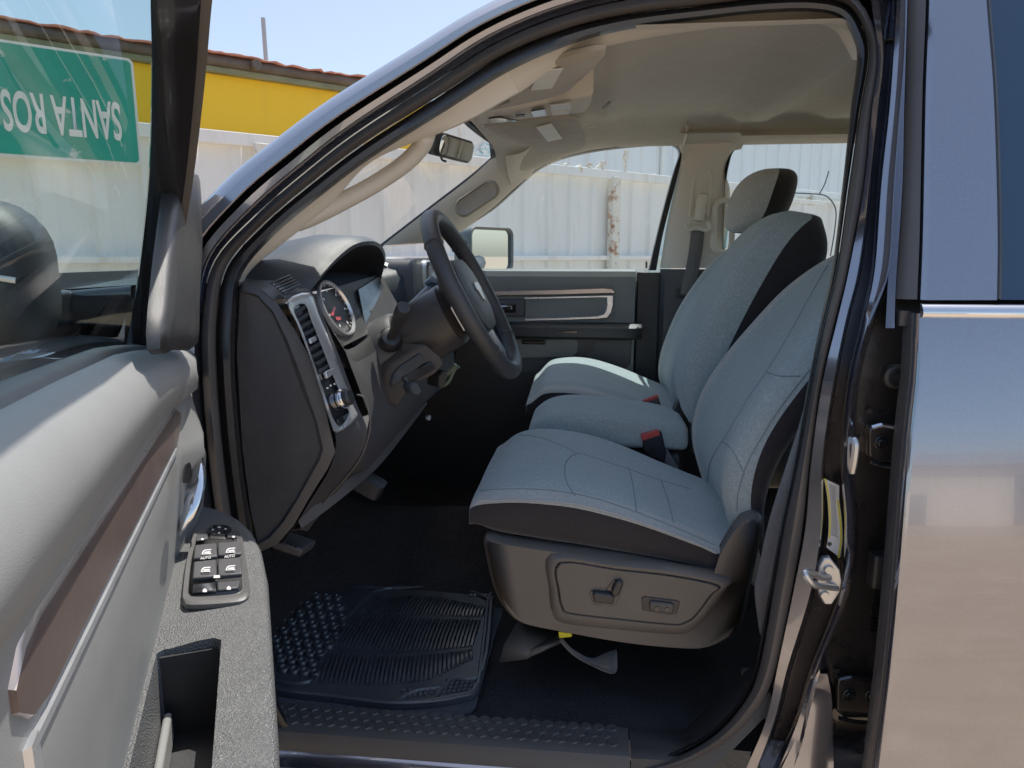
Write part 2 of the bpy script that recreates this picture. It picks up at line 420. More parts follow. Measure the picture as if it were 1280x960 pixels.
# tall pale metal shed further back
BLUE = []
shed = empty('metal_shed', label='tall pale blue ribbed metal shed behind the white fence', cat='shed')
us, _ = fpx(547, 190, -2.6); SH = 4.15
mb = MB()
def corr2(u0, u1, z0, z1, off, pitch, depth):
    us = []; u = u0
    while u < u1: us += [(u, 0), (u+.86*pitch, 0), (u+.9*pitch, depth), (u+.96*pitch, depth)]; u += pitch
    us.append((u1, 0)); return [[fp(a, off+d, z) for a, d in us] for z in (z0, z1)]
mb.loft(corr2(us, 22.0, 0, SH, -2.6, .42, .025)); mb.build('ribbed_wall', M['shed_sheet'], shed, ang=20)
mb = MB(); SV = V((ray(552, 318).x, ray(552, 318).y, 0)).normalized()*9; mb.obox(fp(us, -2.62, 0), FD*.02, SV, V((0, 0, SH))); mb.build('end_wall', M['shed_sheet'], shed)
mb = MB(); mb.obox(fp(us-.02, -2.45, SH), FD*(22-us), SV, V((0, 0, .12))); mb.build('roof', M['galv'], shed, bev=.02)
for xx in (552, 828):
    u, z = fpx(xx, 200, -2.56); mb = MB(); mb.obox(fp(u-.045, -2.572, 0), FD*.09, FN*.05, V((0, 0, SH-.01))); mb.build('corner_flashing', M['fence_rail'], shed, bev=.005)

for x_, y_, r_ in ((595, 195, .10), (610, 189, .12)):
    u, z = fpx(x_, y_, -2.56); mb = MB(); mb.prism([fp(u+r_*(1+.15*math.sin(5*q))*math.cos(q), -2.57, z+r_*(1+.2*math.sin(3*q+1))*math.sin(q)) for q in [2*math.pi*k/26 for k in range(26)]], FN*.012); BLUE.append(mb.build('blue_marking', M['fence_rail'], shed, smooth=False))

# cable slung on the fence near its gate frame
gate = empty('gate_frame', label='white steel gate frame standing against the pale shed behind the headrest', cat='gate')
ga, za = fpx(978, 247, .5); gb, zb = fpx(1120, 252, .5)
mb = MB(); mb.obox(fp(ga, .46, za-.06), FD*(gb-ga), FN*.05, V((0, 0, .06))); mb.build('top_bar', M['fence_rail'], gate, bev=.006)
for xx in (984, 1006, 1040, 1100):
    u, _ = fpx(xx, 260, .5); mb = MB(); mb.obox(fp(u-.04, .465, 0), FD*.08, FN*.045, V((0, 0, za-.06))); mb.build('upright', M['fence_rail'], gate, bev=.006)
mb = MB(); mb.obox(fp(ga+.02, .470, .1), FD*(gb-ga-.04), FN*.008, V((0, 0, za-.17))); mb.build('infill_sheet', M['fence_sheet'], gate)
cab = []
for x_, y_ in ((975, 238), (990, 241), (1010, 242), (1030, 244), (1040, 252), (1045, 265), (1043, 290), (1038, 320)):
    u, z = fpx(x_, y_, .56); cab.append(fp(u, .56, z))
mb = MB(); mb.tube(cr(cab, 5), .011, 6)
cab2 = []
for x_, y_ in ((1024, 243), (1030, 232), (1033, 224), (1036, 214)):
    u, z = fpx(x_, y_, .56); cab2.append(fp(u, .56, z))
mb.tube(cr(cab2, 4), [.010]*9+[.010]*4, 6)
o = mb.build('loose_cable', M['rubber']); setp(o, 'thin dark cable looping along the top of the white gate frame', 'cable')

# road sign hung upside down on the fence
t = NT('sign_green_sheeting')
d1 = t.noise(5, 7, .7); d2 = t.noise(1.6, 4, .6)
c = t.ramp(d2, [(.35, (.0, .22, .14)), (.7, (.0, .32, .21))])
c = t.mix(t.ramp(d1, [(.62, 0.0), (.66, .75)]), c, (.55, .58, .50)); t.set(Base_Color=c, Roughness=.45); M['sign_green'] = t.m
M['sign_white'] = metal_sheet('sign_white_sheeting', (.78, .78, .72), (.40, .42, .30), .5)
sign = empty('road_sign', label='green and white road sign reading SANTA ROSA hung upside down on the fence', cat='road sign')
ux1, zb_ = fpx(176, 207, .16); ux1b, zt_ = fpx(160, 73, .16)
_, zl = fpx(0, 193, .16)
SW = 2.55; SHH = zt_-zb_
def sp(a, b, off=.16):  # a: from right edge leftwards, b: from bottom up
    return fp(ux1b+.03-a+.0*b, off, zb_+b)
mb = MB(); ol = [(x-SW/2, y) for x, y in rrect(SW, SHH, .04, 5)]
n = 26
mb.prism([sp(-x, y+SHH/2) for x, y in ol], FN*.004); mb.build('border', M['sign_white'], sign, smooth=False)
mb = MB(); ol2 = [(x-SW/2, y) for x, y in rrect(SW-.036, SHH-.036, .030, 5)]
mb.prism([sp(-x, y+SHH/2, .1655) for x, y in ol2], FN*.002); mb.build('face', M['sign_green'], sign, smooth=False)
# text: upside down, so it reads from right to left
e1, z1 = fpx(150, 140, .168); e0, _ = fpx(2, 130, .168)
LH = SHH*.36
txt_w = (e1-e0)
o = text_mesh('lettering', 'SANTA ROSA', M['sign_white'], sign, sp(0, SHH*.40, .170), -FD, (0, 0, -1), LH, width=txt_w*1.14, weight=.018)
# put the first letter's left edge under its place in the photo
umax = max((v.co-FP).dot(FD) for v in o.data.vertices); sh = FD*(e1-umax)
for v in o.data.vertices: v.co += sh
for xx in (.35, SW-.35):
    mb = MB(); mb.obox(sp(xx+.02, SHH*.5-.03, .085), FD*.04, FN*.075, V((0, 0, .06))); mb.build('bracket', M['galv'], sign)

# low warehouse and shed across the yard, mirrored in the rear door
M['ware'] = metal_sheet('tan_warehouse_wall', (.86, .80, .68), (.6, .38, .30), .7, .3)
M['grey_roof'] = plain('grey_roof_sheet', (.30, .31, .33), .5, var=.2)
wh = empty('warehouse', label='low tan warehouse across the dirt yard mirrored in the rear door', cat='warehouse')
mb = MB(); mb.box((9, -45, 2.4), (26, 14, 4.8)); mb.build('wall', M['ware'], wh)
mb = MB(); mb.prism([(-4.5, -37.6, 4.8), (-4.5, -52.4, 4.8), (-4.5, -45, 6.6)], (27, 0, 0)); mb.build('roof', M['grey_roof'], wh, smooth=False)
for xx, ww, hh in ((4.5, 2.2, 2.4), (17, 5.2, 4.0)): mb = MB(); mb.box((xx, -37.97, hh/2), (ww, .12, hh)); mb.build('shutter', M['grey_roof'], wh)
sh2 = empty('grey_shed', label='grey block shed across the dirt yard beside the warehouse', cat='shed')
mb = MB(); mb.box((36, -40, 2.0), (14, 9, 4.0)); mb.build('wall', M['grey_roof'], sh2)
mb = MB(); mb.box((36, -40, 4.1), (14.6, 9.6, .2)); mb.build('roof', M['ware'], sh2)
mb = MB(); mb.box((33, -35.47, 1.3), (2.2, .1, 2.6)); mb.build('door', M['dark_steel'], sh2)
# ================================================================ the truck
T = empty('pickup_truck', label='dark grey crew cab pickup truck with its front door wide open', cat='pickup truck')

# ---- door opening: one loop of photo stations measured on the leaning body side
L1 = [(318, 690), (303, 580), (294, 470), (295, 395), (303, 342), (344, 293), (400, 246), (465, 197), (560, 137), (635, 90), (710, 57), (785, 37),
      (880, 24), (958, 16), (1017, 15), (1050, 23), (1066, 48), (1071, 75), (1063, 138), (1053, 230), (1040, 335), (1027, 395), (1010, 480),
      (992, 580), (975, 660), (961, 740), (943, 835), (921, 880), (880, 920), (815, 945), (700, 952), (550, 950), (440, 940), (360, 900), (334, 800)]
#        offsets in px to: groove, outer rubber edge, flange in, flange out, gap edge, outer paint
def tabk(d): return [(k, v) for k, v in sorted(d.items())]
OG = tabk({0: 22, 3: 24, 5: 20, 9: 22, 12: 18, 15: 19, 17: 15, 18: 12, 19: 8, 20: 6, 21: 5, 22: 4, 24: 4, 28: 6, 30: 12, 34: 22})
OR_ = tabk({0: 42, 3: 42, 5: 34, 9: 39, 12: 36, 15: 33, 17: 28, 18: 27, 19: 27, 20: 21, 21: 19, 22: 17, 23: 21, 24: 29, 25: 29, 26: 27, 27: 25, 28: 22, 30: 22, 34: 42})
N1 = len(L1)
def normal2(i):
    a = L1[i-1]; b = L1[(i+1) % N1]; tx, ty = b[0]-a[0], b[1]-a[1]; l = math.hypot(tx, ty)
    return (ty/l, -tx/l)   # outward (loop runs clockwise on screen)
def off2(i, d):
    n = normal2(i); x, y = L1[i]; return (x+n[0]*d, y+n[1]*d)
def loop(dtab, yoff):
    return [pxs(*off2(i, itp(dtab, i) if isinstance(dtab, list) else dtab), yoff) for i in range(N1)]
def closedcr(pts, n=5): return cr(pts, n, True)
def frac(tab, f, a=0): return [(k, v*f+a) for k, v in tab]
OM = [(k, v+(itp(OR_, k)-v)*.5) for k, v in OG]
OM = [(i, (itp(OG, i)+itp(OR_, i))*.5) for i in range(N1)]
# rubber seal
mb = MB()
rings = [closedcr(loop(0, .145)), closedcr(loop(0, .105)), closedcr(loop(frac(OG, .25), .082)), closedcr(loop(frac(OG, .6), .078)), closedcr(loop(frac(OG, .93), .092))]
mb.loft(rings, closed=True)
mb.build('door_seal', M['rubber'], T, ang=60)
mb = MB()
o9 = [(i, itp(OG, i)*.93+.4) for i in range(N1)]
rings = [closedcr(loop(o9, .099)), closedcr(loop([(i, itp(OG, i)+2) for i in range(N1)], .072)), closedcr(loop(OM, .062)), closedcr(loop([(i, itp(OR_, i)-1.5) for i in range(N1)], .066)), closedcr(loop([(i, itp(OR_, i)-.2) for i in range(N1)], .085))]
mb.loft(rings, closed=True)
mb.build('door_seal', M['rubber_grey'], T, ang=60)

# ---- A pillar and roof rail (stations 2..17)
def part_loop(ds, yoff, i0, i1, n=5):
    return cr([pxs(*off2(i, itp(ds, i)), yoff) for i in range(i0, i1+1)], n)
OF0 = tabk({0: 48, 3: 48, 5: 44, 9: 50, 12: 47, 17: 38})
OF1 = tabk({0: 60, 3: 60, 5: 56, 9: 60, 12: 58, 17: 45})
OGP = tabk({0: 66, 3: 66, 5: 63, 9: 66, 12: 64, 17: 50})
OPA = tabk({0: 96, 3: 96, 5: 92, 9: 88, 12: 90, 17: 80})
shift = lambda tb, a: [(k, v+a) for k, v in tb]
mb = MB()
A0, A1 = 2, 15
mb.loft([part_loop(shift(OR_, -1), .09, A0, A1), part_loop(shift(OR_, 1.5), .080, A0, A1), part_loop(shift(OF0, -2), .080, A0, A1), part_loop(OF0, .058, A0, A1),
         part_loop(shift(OF0, 3), .045, A0, A1), part_loop(OF1, .040, A0, A1), part_loop(shift(OF1, .8), .075, A0, A1), part_loop(OGP, .075, A0, A1),
         part_loop(shift(OGP, .8), .022, A0, A1), part_loop(shift(OGP, 4), .010, A0, A1), part_loop([(k, itp(OGP, k)*.45+itp(OPA, k)*.55) for k in range(N1)], .006, A0, A1),
         part_loop(shift(OPA, -4), .016, A0, A1), part_loop(OPA, .04, A0, A1), [p+V((0, .06, -.006)) for p in part_loop(OPA, .04, A0, A1)], [p+V((0, .12, -.03)) for p in part_loop(OPA, .04, A0, A1)]])
mb.build('body_pillar', M['paint'], T, ang=28)
mb = MB()  # black strip lying in the roof ditch
mb.loft([part_loop(shift(OF1, 1.2), .060, A0, A1), part_loop(shift(OF1, 3), .055, A0, A1), part_loop(shift(OGP, -1), .06, A0, A1)])
mb.build('weather_strip', M['rubber'], T)

# ---- hinge pillar outside skin + front fender (mostly behind the open door)
mb = MB()
hp = [(2, 0), (1, 0), (0, 0)]
mb.loft([[pxs(*off2(i, itp(OR_, i)-1), .085) for i in (3, 2, 1, 0)], [pxs(*off2(i, itp(OR_, i)+5), .07) for i in (3, 2, 1, 0)],
         [pxs(*off2(i, itp(OR_, i)+14), .055) for i in (3, 2, 1, 0)], [pxs(*off2(i, itp(OR_, i)+60), .075) for i in (3, 2, 1, 0)]])
mb.build('hinge_pillar', M['paint'], T)
fen = []
for x, zt in ((-.86, 1.27), (-1.2, 1.25), (-1.7, 1.22), (-2.3, 1.17), (-2.75, 1.05)):
    fen.append([(x, .01, .5), (x, -.02, .8), (x, -.02, 1.02), (x, .01, zt-.10), (x, .05, zt-.03), (x, .13, zt)])
mb = MB(); mb.loft(fen); mb.build('front_fender', M['paint'], T, solid=.01)
hood = []
for x, zc in ((-.98, 1.375), (-1.05, 1.388), (-1.5, 1.375), (-2.1, 1.33), (-2.6, 1.25), (-2.75, 1.15)):
    hood.append([(x, .13, zc-.12), (x, .22, zc-.10), (x, .34, zc-.045), (x, .5, zc-.015), (x, .87, zc), (x, 1.24, zc-.015), (x, 1.40, zc-.045), (x, 1.52, zc-.10), (x, 1.61, zc-.12)])
mb = MB(); mb.loft(hood); mb.build('hood', M['paint'], T, solid=.01)
mb = MB(); mb.loft([[(x, 1.73, .5), (x, 1.76, 1.0), (x, 1.73, zt-.05), (x, 1.61, zt)] for x, zt in ((-.86, 1.27), (-1.2, 1.25), (-1.7, 1.22), (-2.3, 1.17), (-2.75, 1.05))]); mb.build('front_fender', M['paint'], T, solid=.01)
mb = MB(); mb.obox((-2.76, .05, .45), (.05, 0, 0), (0, 1.65, 0), (0, 0, .62)); mb.build('front_grille', M['black'], T, bev=.01)
mb = MB(); mb.loft([[(-.95, .12, 1.345), (-.95, 1.62, 1.345)], [(-1.0, .14, 1.35), (-1.0, 1.6, 1.35)], [(-1.03, .15, 1.33), (-1.03, 1.59, 1.33)]]); mb.build('cowl', M['black'], T, solid=.01)
wp = empty('wiper', parent=T)
mb = MB(); mb.tube([(-1.0, .42, 1.37), (-.96, .62, 1.44), (-.93, .8, 1.47)], [.012, .009, .006], 8, flat=1.4); mb.build('wiper_arm', M['black'], wp)
mb = MB(); mb.tube([(-.95, .46, 1.435), (-.92, .8, 1.47), (-.93, 1.05, 1.45)], .006, 6, flat=.6); mb.build('wiper_blade', M['rubber'], wp)

# ---- B pillar jamb: columns of stations from top to bottom
By = [-60, 0, 72, 138, 230, 335, 400, 480, 580, 660, 740, 835, 900, 965]
L3 = [None, None, 1098, 1090, 1080, 1061, 1047, 1028, 1014, 1006, 992, 972, 957, 930]
c1 = [1096, 1098, 1104, 1097, 1087, 1073, 1057, 1041, 1027, 1026, 1013, 984, 968, 944]
c2 = [1116, 1115, 1107, 1099, 1090, 1077, 1061, 1045, 1031, 1031, 1018, 990, 973, 950]
c3 = [1118, 1117, 1113, 1107, 1097, 1089, 1076, 1058, 1050, 1054, 1047, 1012, 992, 962]
c4 = [1121, 1121, 1117, 1112, 1102, 1094, 1081, 1063, 1054, 1059, 1052, 1017, 998, 972]
c5 = [1131, 1131, 1129, 1124, 1117, 1110, 1090, 1070, 1064, 1069, 1060, 1026, 1012, 1010]
L3 = [1082, 1088, 1097, 1089, 1080, 1061, 1046, 1027, 1013, 1006, 991, 971, 957, 930]
def colm(xs, off, n=5): return cr([pxs(x, y, off) for x, y in zip(xs, By)], n)
add = lambda xs, d: [x+d for x in xs]
mb = MB()
# forced darker inside channel via geometry: deep groove between the flange and the ridge
mb.loft([colm(add(L3, -2), .085), colm(add(L3, 1), .060), colm(c1, .050), colm(add(c1, 2), .058), colm(c2, .105), colm(c3, .105), colm(add(c3, 2), .055), colm(c4, .040), colm([(a+b)/2 for a, b in zip(c4, c5)], .034), colm(c5, .045), colm(add(c5, 4), .10), colm(add(c5, 5), .12)])
jm = mb.build('body_pillar', M['paint'], T, ang=35)
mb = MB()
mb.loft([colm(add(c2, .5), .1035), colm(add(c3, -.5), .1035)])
mb.build('channel_shade', M['paint_dark'], T)  # dark strip on the groove floor adds its shade as colour
# deep jamb face beyond the ridge
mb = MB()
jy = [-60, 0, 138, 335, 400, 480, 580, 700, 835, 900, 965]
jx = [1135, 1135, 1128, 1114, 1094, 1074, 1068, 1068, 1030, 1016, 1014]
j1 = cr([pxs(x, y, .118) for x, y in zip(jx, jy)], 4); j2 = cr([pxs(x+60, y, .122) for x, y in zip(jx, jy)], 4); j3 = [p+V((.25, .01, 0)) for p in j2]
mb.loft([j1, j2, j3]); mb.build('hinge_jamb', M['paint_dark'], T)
# light lower quarter of the pillar near the rocker
mb = MB()
mb.loft([cr([pxs(x, y, o) for x, y, o in ((1024, 842, .05), (1005, 900, .04), (975, 965, .03), (960, 1000, .03))], 4), cr([pxs(x, y, o) for x, y, o in ((1034, 842, .062), (1040, 880, .05), (1042, 965, .045), (1043, 1000, .045))], 4), cr([pxs(x, y, o) for x, y, o in ((1038, 842, .12), (1044, 880, .12), (1047, 965, .12), (1048, 1000, .12))], 4)])
mb.build('rocker_corner', M['paint'], T)
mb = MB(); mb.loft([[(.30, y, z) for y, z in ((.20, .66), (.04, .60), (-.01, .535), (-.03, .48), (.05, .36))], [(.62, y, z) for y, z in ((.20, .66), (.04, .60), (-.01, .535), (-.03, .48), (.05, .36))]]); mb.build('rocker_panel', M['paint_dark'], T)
# upper paint strip and rubber edge in front of the rear door
mb = MB()
sy = [-60, 0, 72, 138, 230, 335, 372, 410]
mb.loft([cr([pxs(x, y, .115) for x, y in zip([1119, 1119, 1117, 1116, 1116, 1110, 1108, 1106], sy)], 3), cr([pxs(x, y, .07) for x, y in zip([1120, 1120, 1119, 1118, 1117, 1111, 1109, 1107], sy)], 3),
         cr([pxs(x, y, .062) for x, y in zip([1134, 1134, 1132, 1130, 1128, 1121, 1119, 1118], sy)], 3), cr([pxs(x, y, .11) for x, y in zip([1136, 1136, 1134, 1132, 1130, 1122, 1121, 1120], sy)], 3)])
mb.build('pillar_cover', M['paint'], T)

# ---- pillar hardware
st = empty('door_striker', parent=T)
c = pxs(1040, 727, .05)
mb = MB(); ol = [pxs(x, y, .046) for x, y in ((1030, 698), (1038, 697), (1050, 712), (1053, 727), (1050, 741), (1040, 756), (1031, 756), (1024, 744), (1022, 728), (1024, 708))]
mb.prism(ol, (0, .012, 0)); mb.build('striker_plate', M['steel'], st, bev=.002)
for x, y in ((1035, 711), (1030, 743)): mb = MB(); mb.disc(pxs(x, y, .047), (0, -1, 0), .008, .006, 12, r2=.006); mb.build('screw', M['steel'], st)
path = [pxs(1045, 735, .046), pxs(1036, 734, .02), pxs(1018, 731, -.012), pxs(1010, 724, -.02), pxs(1006, 716, -.018), pxs(1012, 715, -.008), pxs(1026, 722, .02), pxs(1036, 722, .046)]
mb = MB(); mb.tube(cr(path, 4), .0052, 8); mb.build('striker_loop', M['steel'], st)
lb = empty('tyre_label', parent=T)
le = [(1030, 598), (1034, 620), (1036, 650), (1035, 672), (1033, 684)]; re_ = [(1049, 607), (1049, 625), (1052, 650), (1053, 675), (1050, 697)]
mb = MB(); mb.loft([cr([pxs(x, y, .078) for x, y in le], 5), cr([pxs(x, y, .078) for x, y in re_], 5)]); mb.build('label_paper', M['white'], lb)
mb = MB(); mb.loft([cr([pxs(x+.6, y, .077) for x, y in le[:4]], 5), cr([pxs(x+2.6, y+.6, .077) for x, y in le[:4]], 5)]); mb.loft([cr([pxs(x-3, y, .077) for x, y in re_[1:]], 5), cr([pxs(x-.6, y, .077) for x, y in re_[1:]], 5)]); mb.build('label_stripe', M['yellow'], lb)
mb = MB()
for i in range(22):
    f = i/21; a = pxs(lerp(1036, 1038, f)+2*math.sin(f*3), lerp(606, 668, f), .0765); b = pxs(lerp(1045, 1048, f)-random.uniform(0, 2), lerp(610, 672, f), .0765)
    mb.prism([a, b, b+V((0, 0, .0009)), a+V((0, 0, .0009))], (0, .0003, 0))
mb.disc(pxs(1037, 680, .0765), (0, -1, 0), .0035, .0004, 12); mb.build('label_print', M['charcoal'], lb, smooth=False)
def hinge(x0, y0, x1, y1, bolts):
    h = empty('rear_door_hinge', parent=T)
    mb = MB(); ol = [pxs(x, y, .100) for x, y in ((x0+2, y0), (x1, y0+3), (x1+14, y0+8), (x1+14, y1-6), (x1, y1), (x0+10, y1), (x0, y1-8), (x0, y0+8))]
    mb.prism(ol, (0, .02, 0)); mb.build('hinge_leaf', M['paint_dark'], h, bev=.003)
    for x, y in bolts:
        mb = MB(); mb.disc(pxs(x, y, .099), (0, -1, 0), .0105, .003, 18); mb.disc(pxs(x, y, .096), (0, -1, 0), .0065, .006, 6); mb.build('hinge_bolt', M['gloss_black'], h, bev=.001)
    mb = MB(); mb.tube([pxs(x1+12, y0+2, .085), pxs(x1+12, y1, .085)], .009, 12); mb.build('hinge_pin', M['gloss_black'], h)
    mb = MB(); mb.tube(cr([pxs(x0+4, y0+1, .096), pxs((x0+x1)/2, y0-2, .094), pxs(x1+4, y0+4, .094)], 4), .0035, 6); mb.build('hinge_rim', M['chrome'] if y0 < 700 else M['gloss_black'], h); mb = MB(); mb.tube(cr([pxs(x0+2, y1-1, .096), pxs((x0+x1)/2, y1+4, .092), pxs(x1+6, y1+6, .092)], 4), .0035, 6); mb.build('hinge_rim', M['gloss_black'], h)
hinge(1086, 533, 1124, 578, ((1101, 553), (1128, 553)))
hinge(1046, 848, 1092, 898, ((1061, 868), (1089, 869)))
mb = MB()
for k in range(10): mb.lathe(pxs(1103-k*.6, 742+k*5.0, .075), (0, -.2, -1), [(.0085, 0), (.0125, .002), (.0085, .0045)], 12)
mb.build('wiring_boot', M['rubber'], T)
mb = MB(); rbox(mb, pxs(1100, 712, .09), (.032, .03, .055), r=.006); mb.build('wiring_plug', M['black'], T)
mb = MB(); gc = pxs(1124, 471, .114)
rr = rrect(.034, .026, .0125, 6)
for k, (s_, y_) in enumerate(((1.45, 0), (1.3, -.006), (1.05, -.007), (1.0, -.003), (.7, -.003))): pass
mb.loft([[gc+V((a*s_, y_, b*s_)) for a, b in rr] for s_, y_ in ((1.5, .004), (1.35, -.004), (1.05, -.006), (.98, -.001), (.6, -.001), (.5, -.004))], closed=True, caps=True); mb.build('jamb_plug', M['black'], T)
mb = MB()
for x, y in ((1086, 514), (1132, 518), (1076, 548), (1046, 838), (1036, 886)): mb.disc(pxs(x, y, .112), (0, -1, 0), .0042, .003, 12)
mb.build('jamb_stud', M['paint_dark'], T)
mb = MB(); mb.tube(cr([pxs(1066, 549, .05), pxs(1069, 556, .045), pxs(1067, 575, .045), pxs(1064, 590, .05)], 4), .006, 8); mb.build('jamb_bumper', M['steel'], T)

# ---- sill
mb = MB()
xa, xb = px(330, 925, Y=.10).x-.15, px(786, 935, Y=.10).x
def sillsec(x): return [(x, .150, .570), (x, .146, .598), (x, .140, .602), (x, .085, .602), (x, .072, .597), (x, .062, .580), (x, .058, .562)]
mb.loft([sillsec(xa), sillsec(xb)]); mb.build('sill_plate', M['sill'], T, ang=25)
mb = MB()
r = .0128
for row in range(3):
    for k in range(40):
        cx = xa+.12+k*r*1.80+(row % 2)*r*.9; cy = .096+row*r*1.56
        if cx > xb-.02: continue
        a = [V((cx+r*.86*math.sin(i*math.pi/3), cy+r*.86*math.cos(i*math.pi/3), .6022)) for i in range(6)]
        b = [V((cx+r*.72*math.sin(i*math.pi/3), cy+r*.72*math.cos(i*math.pi/3), .6044)) for i in range(6)]
        mb.loft([a, b], closed=True, caps=True)
mb.build('sill_tread', M['sill'], T, smooth=False)
mb = MB(); xc = px(892, 925, Y=.09).x
mb.loft([[(xb+.002, .155, .57), (xb+.002, .14, .599), (xb+.002, .085, .601), (xb+.002, .070, .595), (xb+.002, .060, .562)], [(xb+.10, .17, .575), (xb+.10, .145, .601), (xb+.10, .088, .602), (xb+.10, .072, .596), (xb+.10, .060, .563)],
         [(xc, .20, .60), (xc, .17, .63), (xc, .10, .632), (xc, .08, .62), (xc, .068, .59)], [(xc+.10, .20, .72), (xc+.10, .18, .74), (xc+.10, .115, .74), (xc+.10, .10, .73), (xc+.10, .09, .70)]])
mb.build('pillar_foot_trim', M['black'], T, ang=40)
mb = MB()  # painted rocker below the sill
xl, xr = -.95, 1.9
mb.loft([[(x, .062, .57), (x, .050, .563), (x, .030, .560), (x, .022, .548), (x, .018, .540), (x, -.01, .535), (x, -.03, .50), (x, -.02, .42), (x, .05, .36)] for x in (xl, -.3, .22)]); mb.build('rocker_panel', M['paint'], T, ang=40)
mb = MB(); mb.loft([[(x, -.02, .52), (x, -.03, .48), (x, -.02, .42), (x, .05, .36)] for x in (.22, 1.0, xr)]); mb.build('rocker_panel', M['paint'], T)

# ---- rear door, closed
RD = empty('rear_door', parent=T)
def rdY(z): return -.045+.15*max(0, z-.55)**2 if z < 1.355 else -.045+.15*.648+(z-1.355)*.34
def rpx(x, y):
    yv = 0.0
    for _ in range(12):
        p = px(x, y, Y=yv); yv = rdY(p.z)
    return px(x, y, Y=yv)
ys = [392, 420, 450, 480, 520, 560, 620, 700, 780, 850, 960, 1060]
ex = [1150, 1149, 1148, 1146, 1141, 1137, 1132, 1126, 1119, 1112, 1099, 1086]
edge = [rpx(x, y) for x, y in zip(ex, ys)]
mb = MB()
rows = [[p+V((-.002, .045, 0)) for p in edge], [p+V((-.003, .006, 0)) for p in edge], [p+V((0, .001, 0)) for p in edge], [p+V((.006, -.001, 0)) for p in edge]]
for x in (.75, .9, 1.1, 1.35, 1.6): rows.append([V((x, rdY(p.z)-.001, p.z)) for p in edge])
mb.loft(rows); mb.build('door_skin', M['paint'], RD, ang=40)
mb = MB(); mb.loft([[p+V((-.004, .046, 0)) for p in edge], [p+V((-.008, .02, 0)) for p in edge], [p+V((-.007, .009, 0)) for p in edge], [p+V((-.002, .012, 0)) for p in edge]]); mb.build('door_edge_seal', M['rubber_grey'], RD)
# chrome belt strip
p0 = rpx(1151, 388); zb = p0.z
mb = MB(); prof = [(-.0, -.010), (-.007, -.008), (-.0095, -.003), (-.0095, .002), (-.007, .008), (0, .0095)]
mb.loft([[V((x, rdY(zb+dz)+dy-.001, zb+dz)) for dy, dz in prof] for x in (p0.x-.001, p0.x+.004, 1.6)], caps=True); mb.build('belt_strip', M['chrome'], RD, ang=60)
# upper frame: painted pillar then glass
ya = [-80, 0, 100, 200, 300, 375]
fa = cr([rpx(x, y) for x, y in zip([1166, 1165, 1161, 1159, 1157, 1154], ya)], 4); fb = cr([rpx(x, y) for x, y in zip([1230, 1233, 1241, 1245, 1247, 1246], ya)], 4)
mb = MB(); mb.loft([[p+V((0, .04, 0)) for p in fa], [p+V((-.001, .006, 0)) for p in fa], [p+V((.004, 0, 0)) for p in fa], fb, [p+V((.003, .012, 0)) for p in fb]]); mb.build('window_post', M['paint'], RD, ang=40)
fg = [p+V((.002, .007, 0)) for p in fb]
mb = MB(); mb.loft([fg, [p+V((.7, 0.0, 0)) for p in fg]]); mb.build('window_glass', M['glass_dark'], RD)
mb = MB(); mb.tube([p+V((.003, .004, 0)) for p in fb], .0045, 6); mb.build('glass_seal', M['rubber'], RD)
rubx0 = [1142, 1142, 1141, 1138, 1134, 1128]; rubx1 = [1164, 1163, 1159, 1157, 1155, 1152]
mb = MB()
def rof(x, y, o): p = rpx(x, y); return p+V((0, o, 0))
mb.loft([cr([rof(x, y, .05) for x, y in zip(rubx0, ya)], 4), cr([rof(x+3, y, .03) for x, y in zip(rubx0, ya)], 4), cr([rof((x+z)/2, y, .018) for x, z, y in zip(rubx0, rubx1, ya)], 4), cr([rof(x-1, y, .012) for x, y in zip(rubx1, ya)], 4), cr([rof(x+1, y, .03) for x, y in zip(rubx1, ya)], 4)])
mb.build('frame_seal', M['rubber_grey'], RD)
mb = MB(); rbox(mb, rof(1139, 400, .03), (.016, .02, .022), r=.003); mb.build('strip_end_cap', M['black'], RD)
# rear quarter, far side skins and bed so the truck stays whole from another step
mb = MB(); mb.loft([[(x, .0, .5), (x, -.03, .9), (x, .05, 1.34)] for x in (1.61, 2.2, 3.6)]); mb.build('bed_side', M['paint'], T, solid=.02)
mb = MB(); mb.loft([[(x, 1.70, .5), (x, 1.76, .9), (x, 1.72, 1.34)] for x in (1.30, 2.2, 3.6)]); mb.build('bed_side', M['paint'], T, solid=.02)
def wtop(y):
    u_ = (y-.87)/.75; return -.335+.07*u_*u_+(.15*u_*u_ if u_ < 0 else 0)
def wheel(x, y):
    wl = empty('wheel', parent=T)
    mb = MB(); mb.lathe((x, y, .40), (0, 1, 0), [(.24, 0), (.36, .0), (.395, .03), (.40, .1), (.40, .16), (.395, .23), (.36, .26), (.24, .26)], 40); mb.build('tyre', M['rubber'], wl)
    mb = MB(); mb.lathe((x, y, .40), (0, 1, 0), [(.05, .05), (.23, .02), (.235, .05), (.235, .2)], 30); mb.build('rim', M['silver'], wl)
for x in (-1.85, 2.3):
    for y in (.02, 1.46): wheel(x, y)
# ================================================================ cabin shell
def P(*a): # (x, y, Y) list helper
    return [px(x, y, Y=Yv) for x, y, Yv in a]
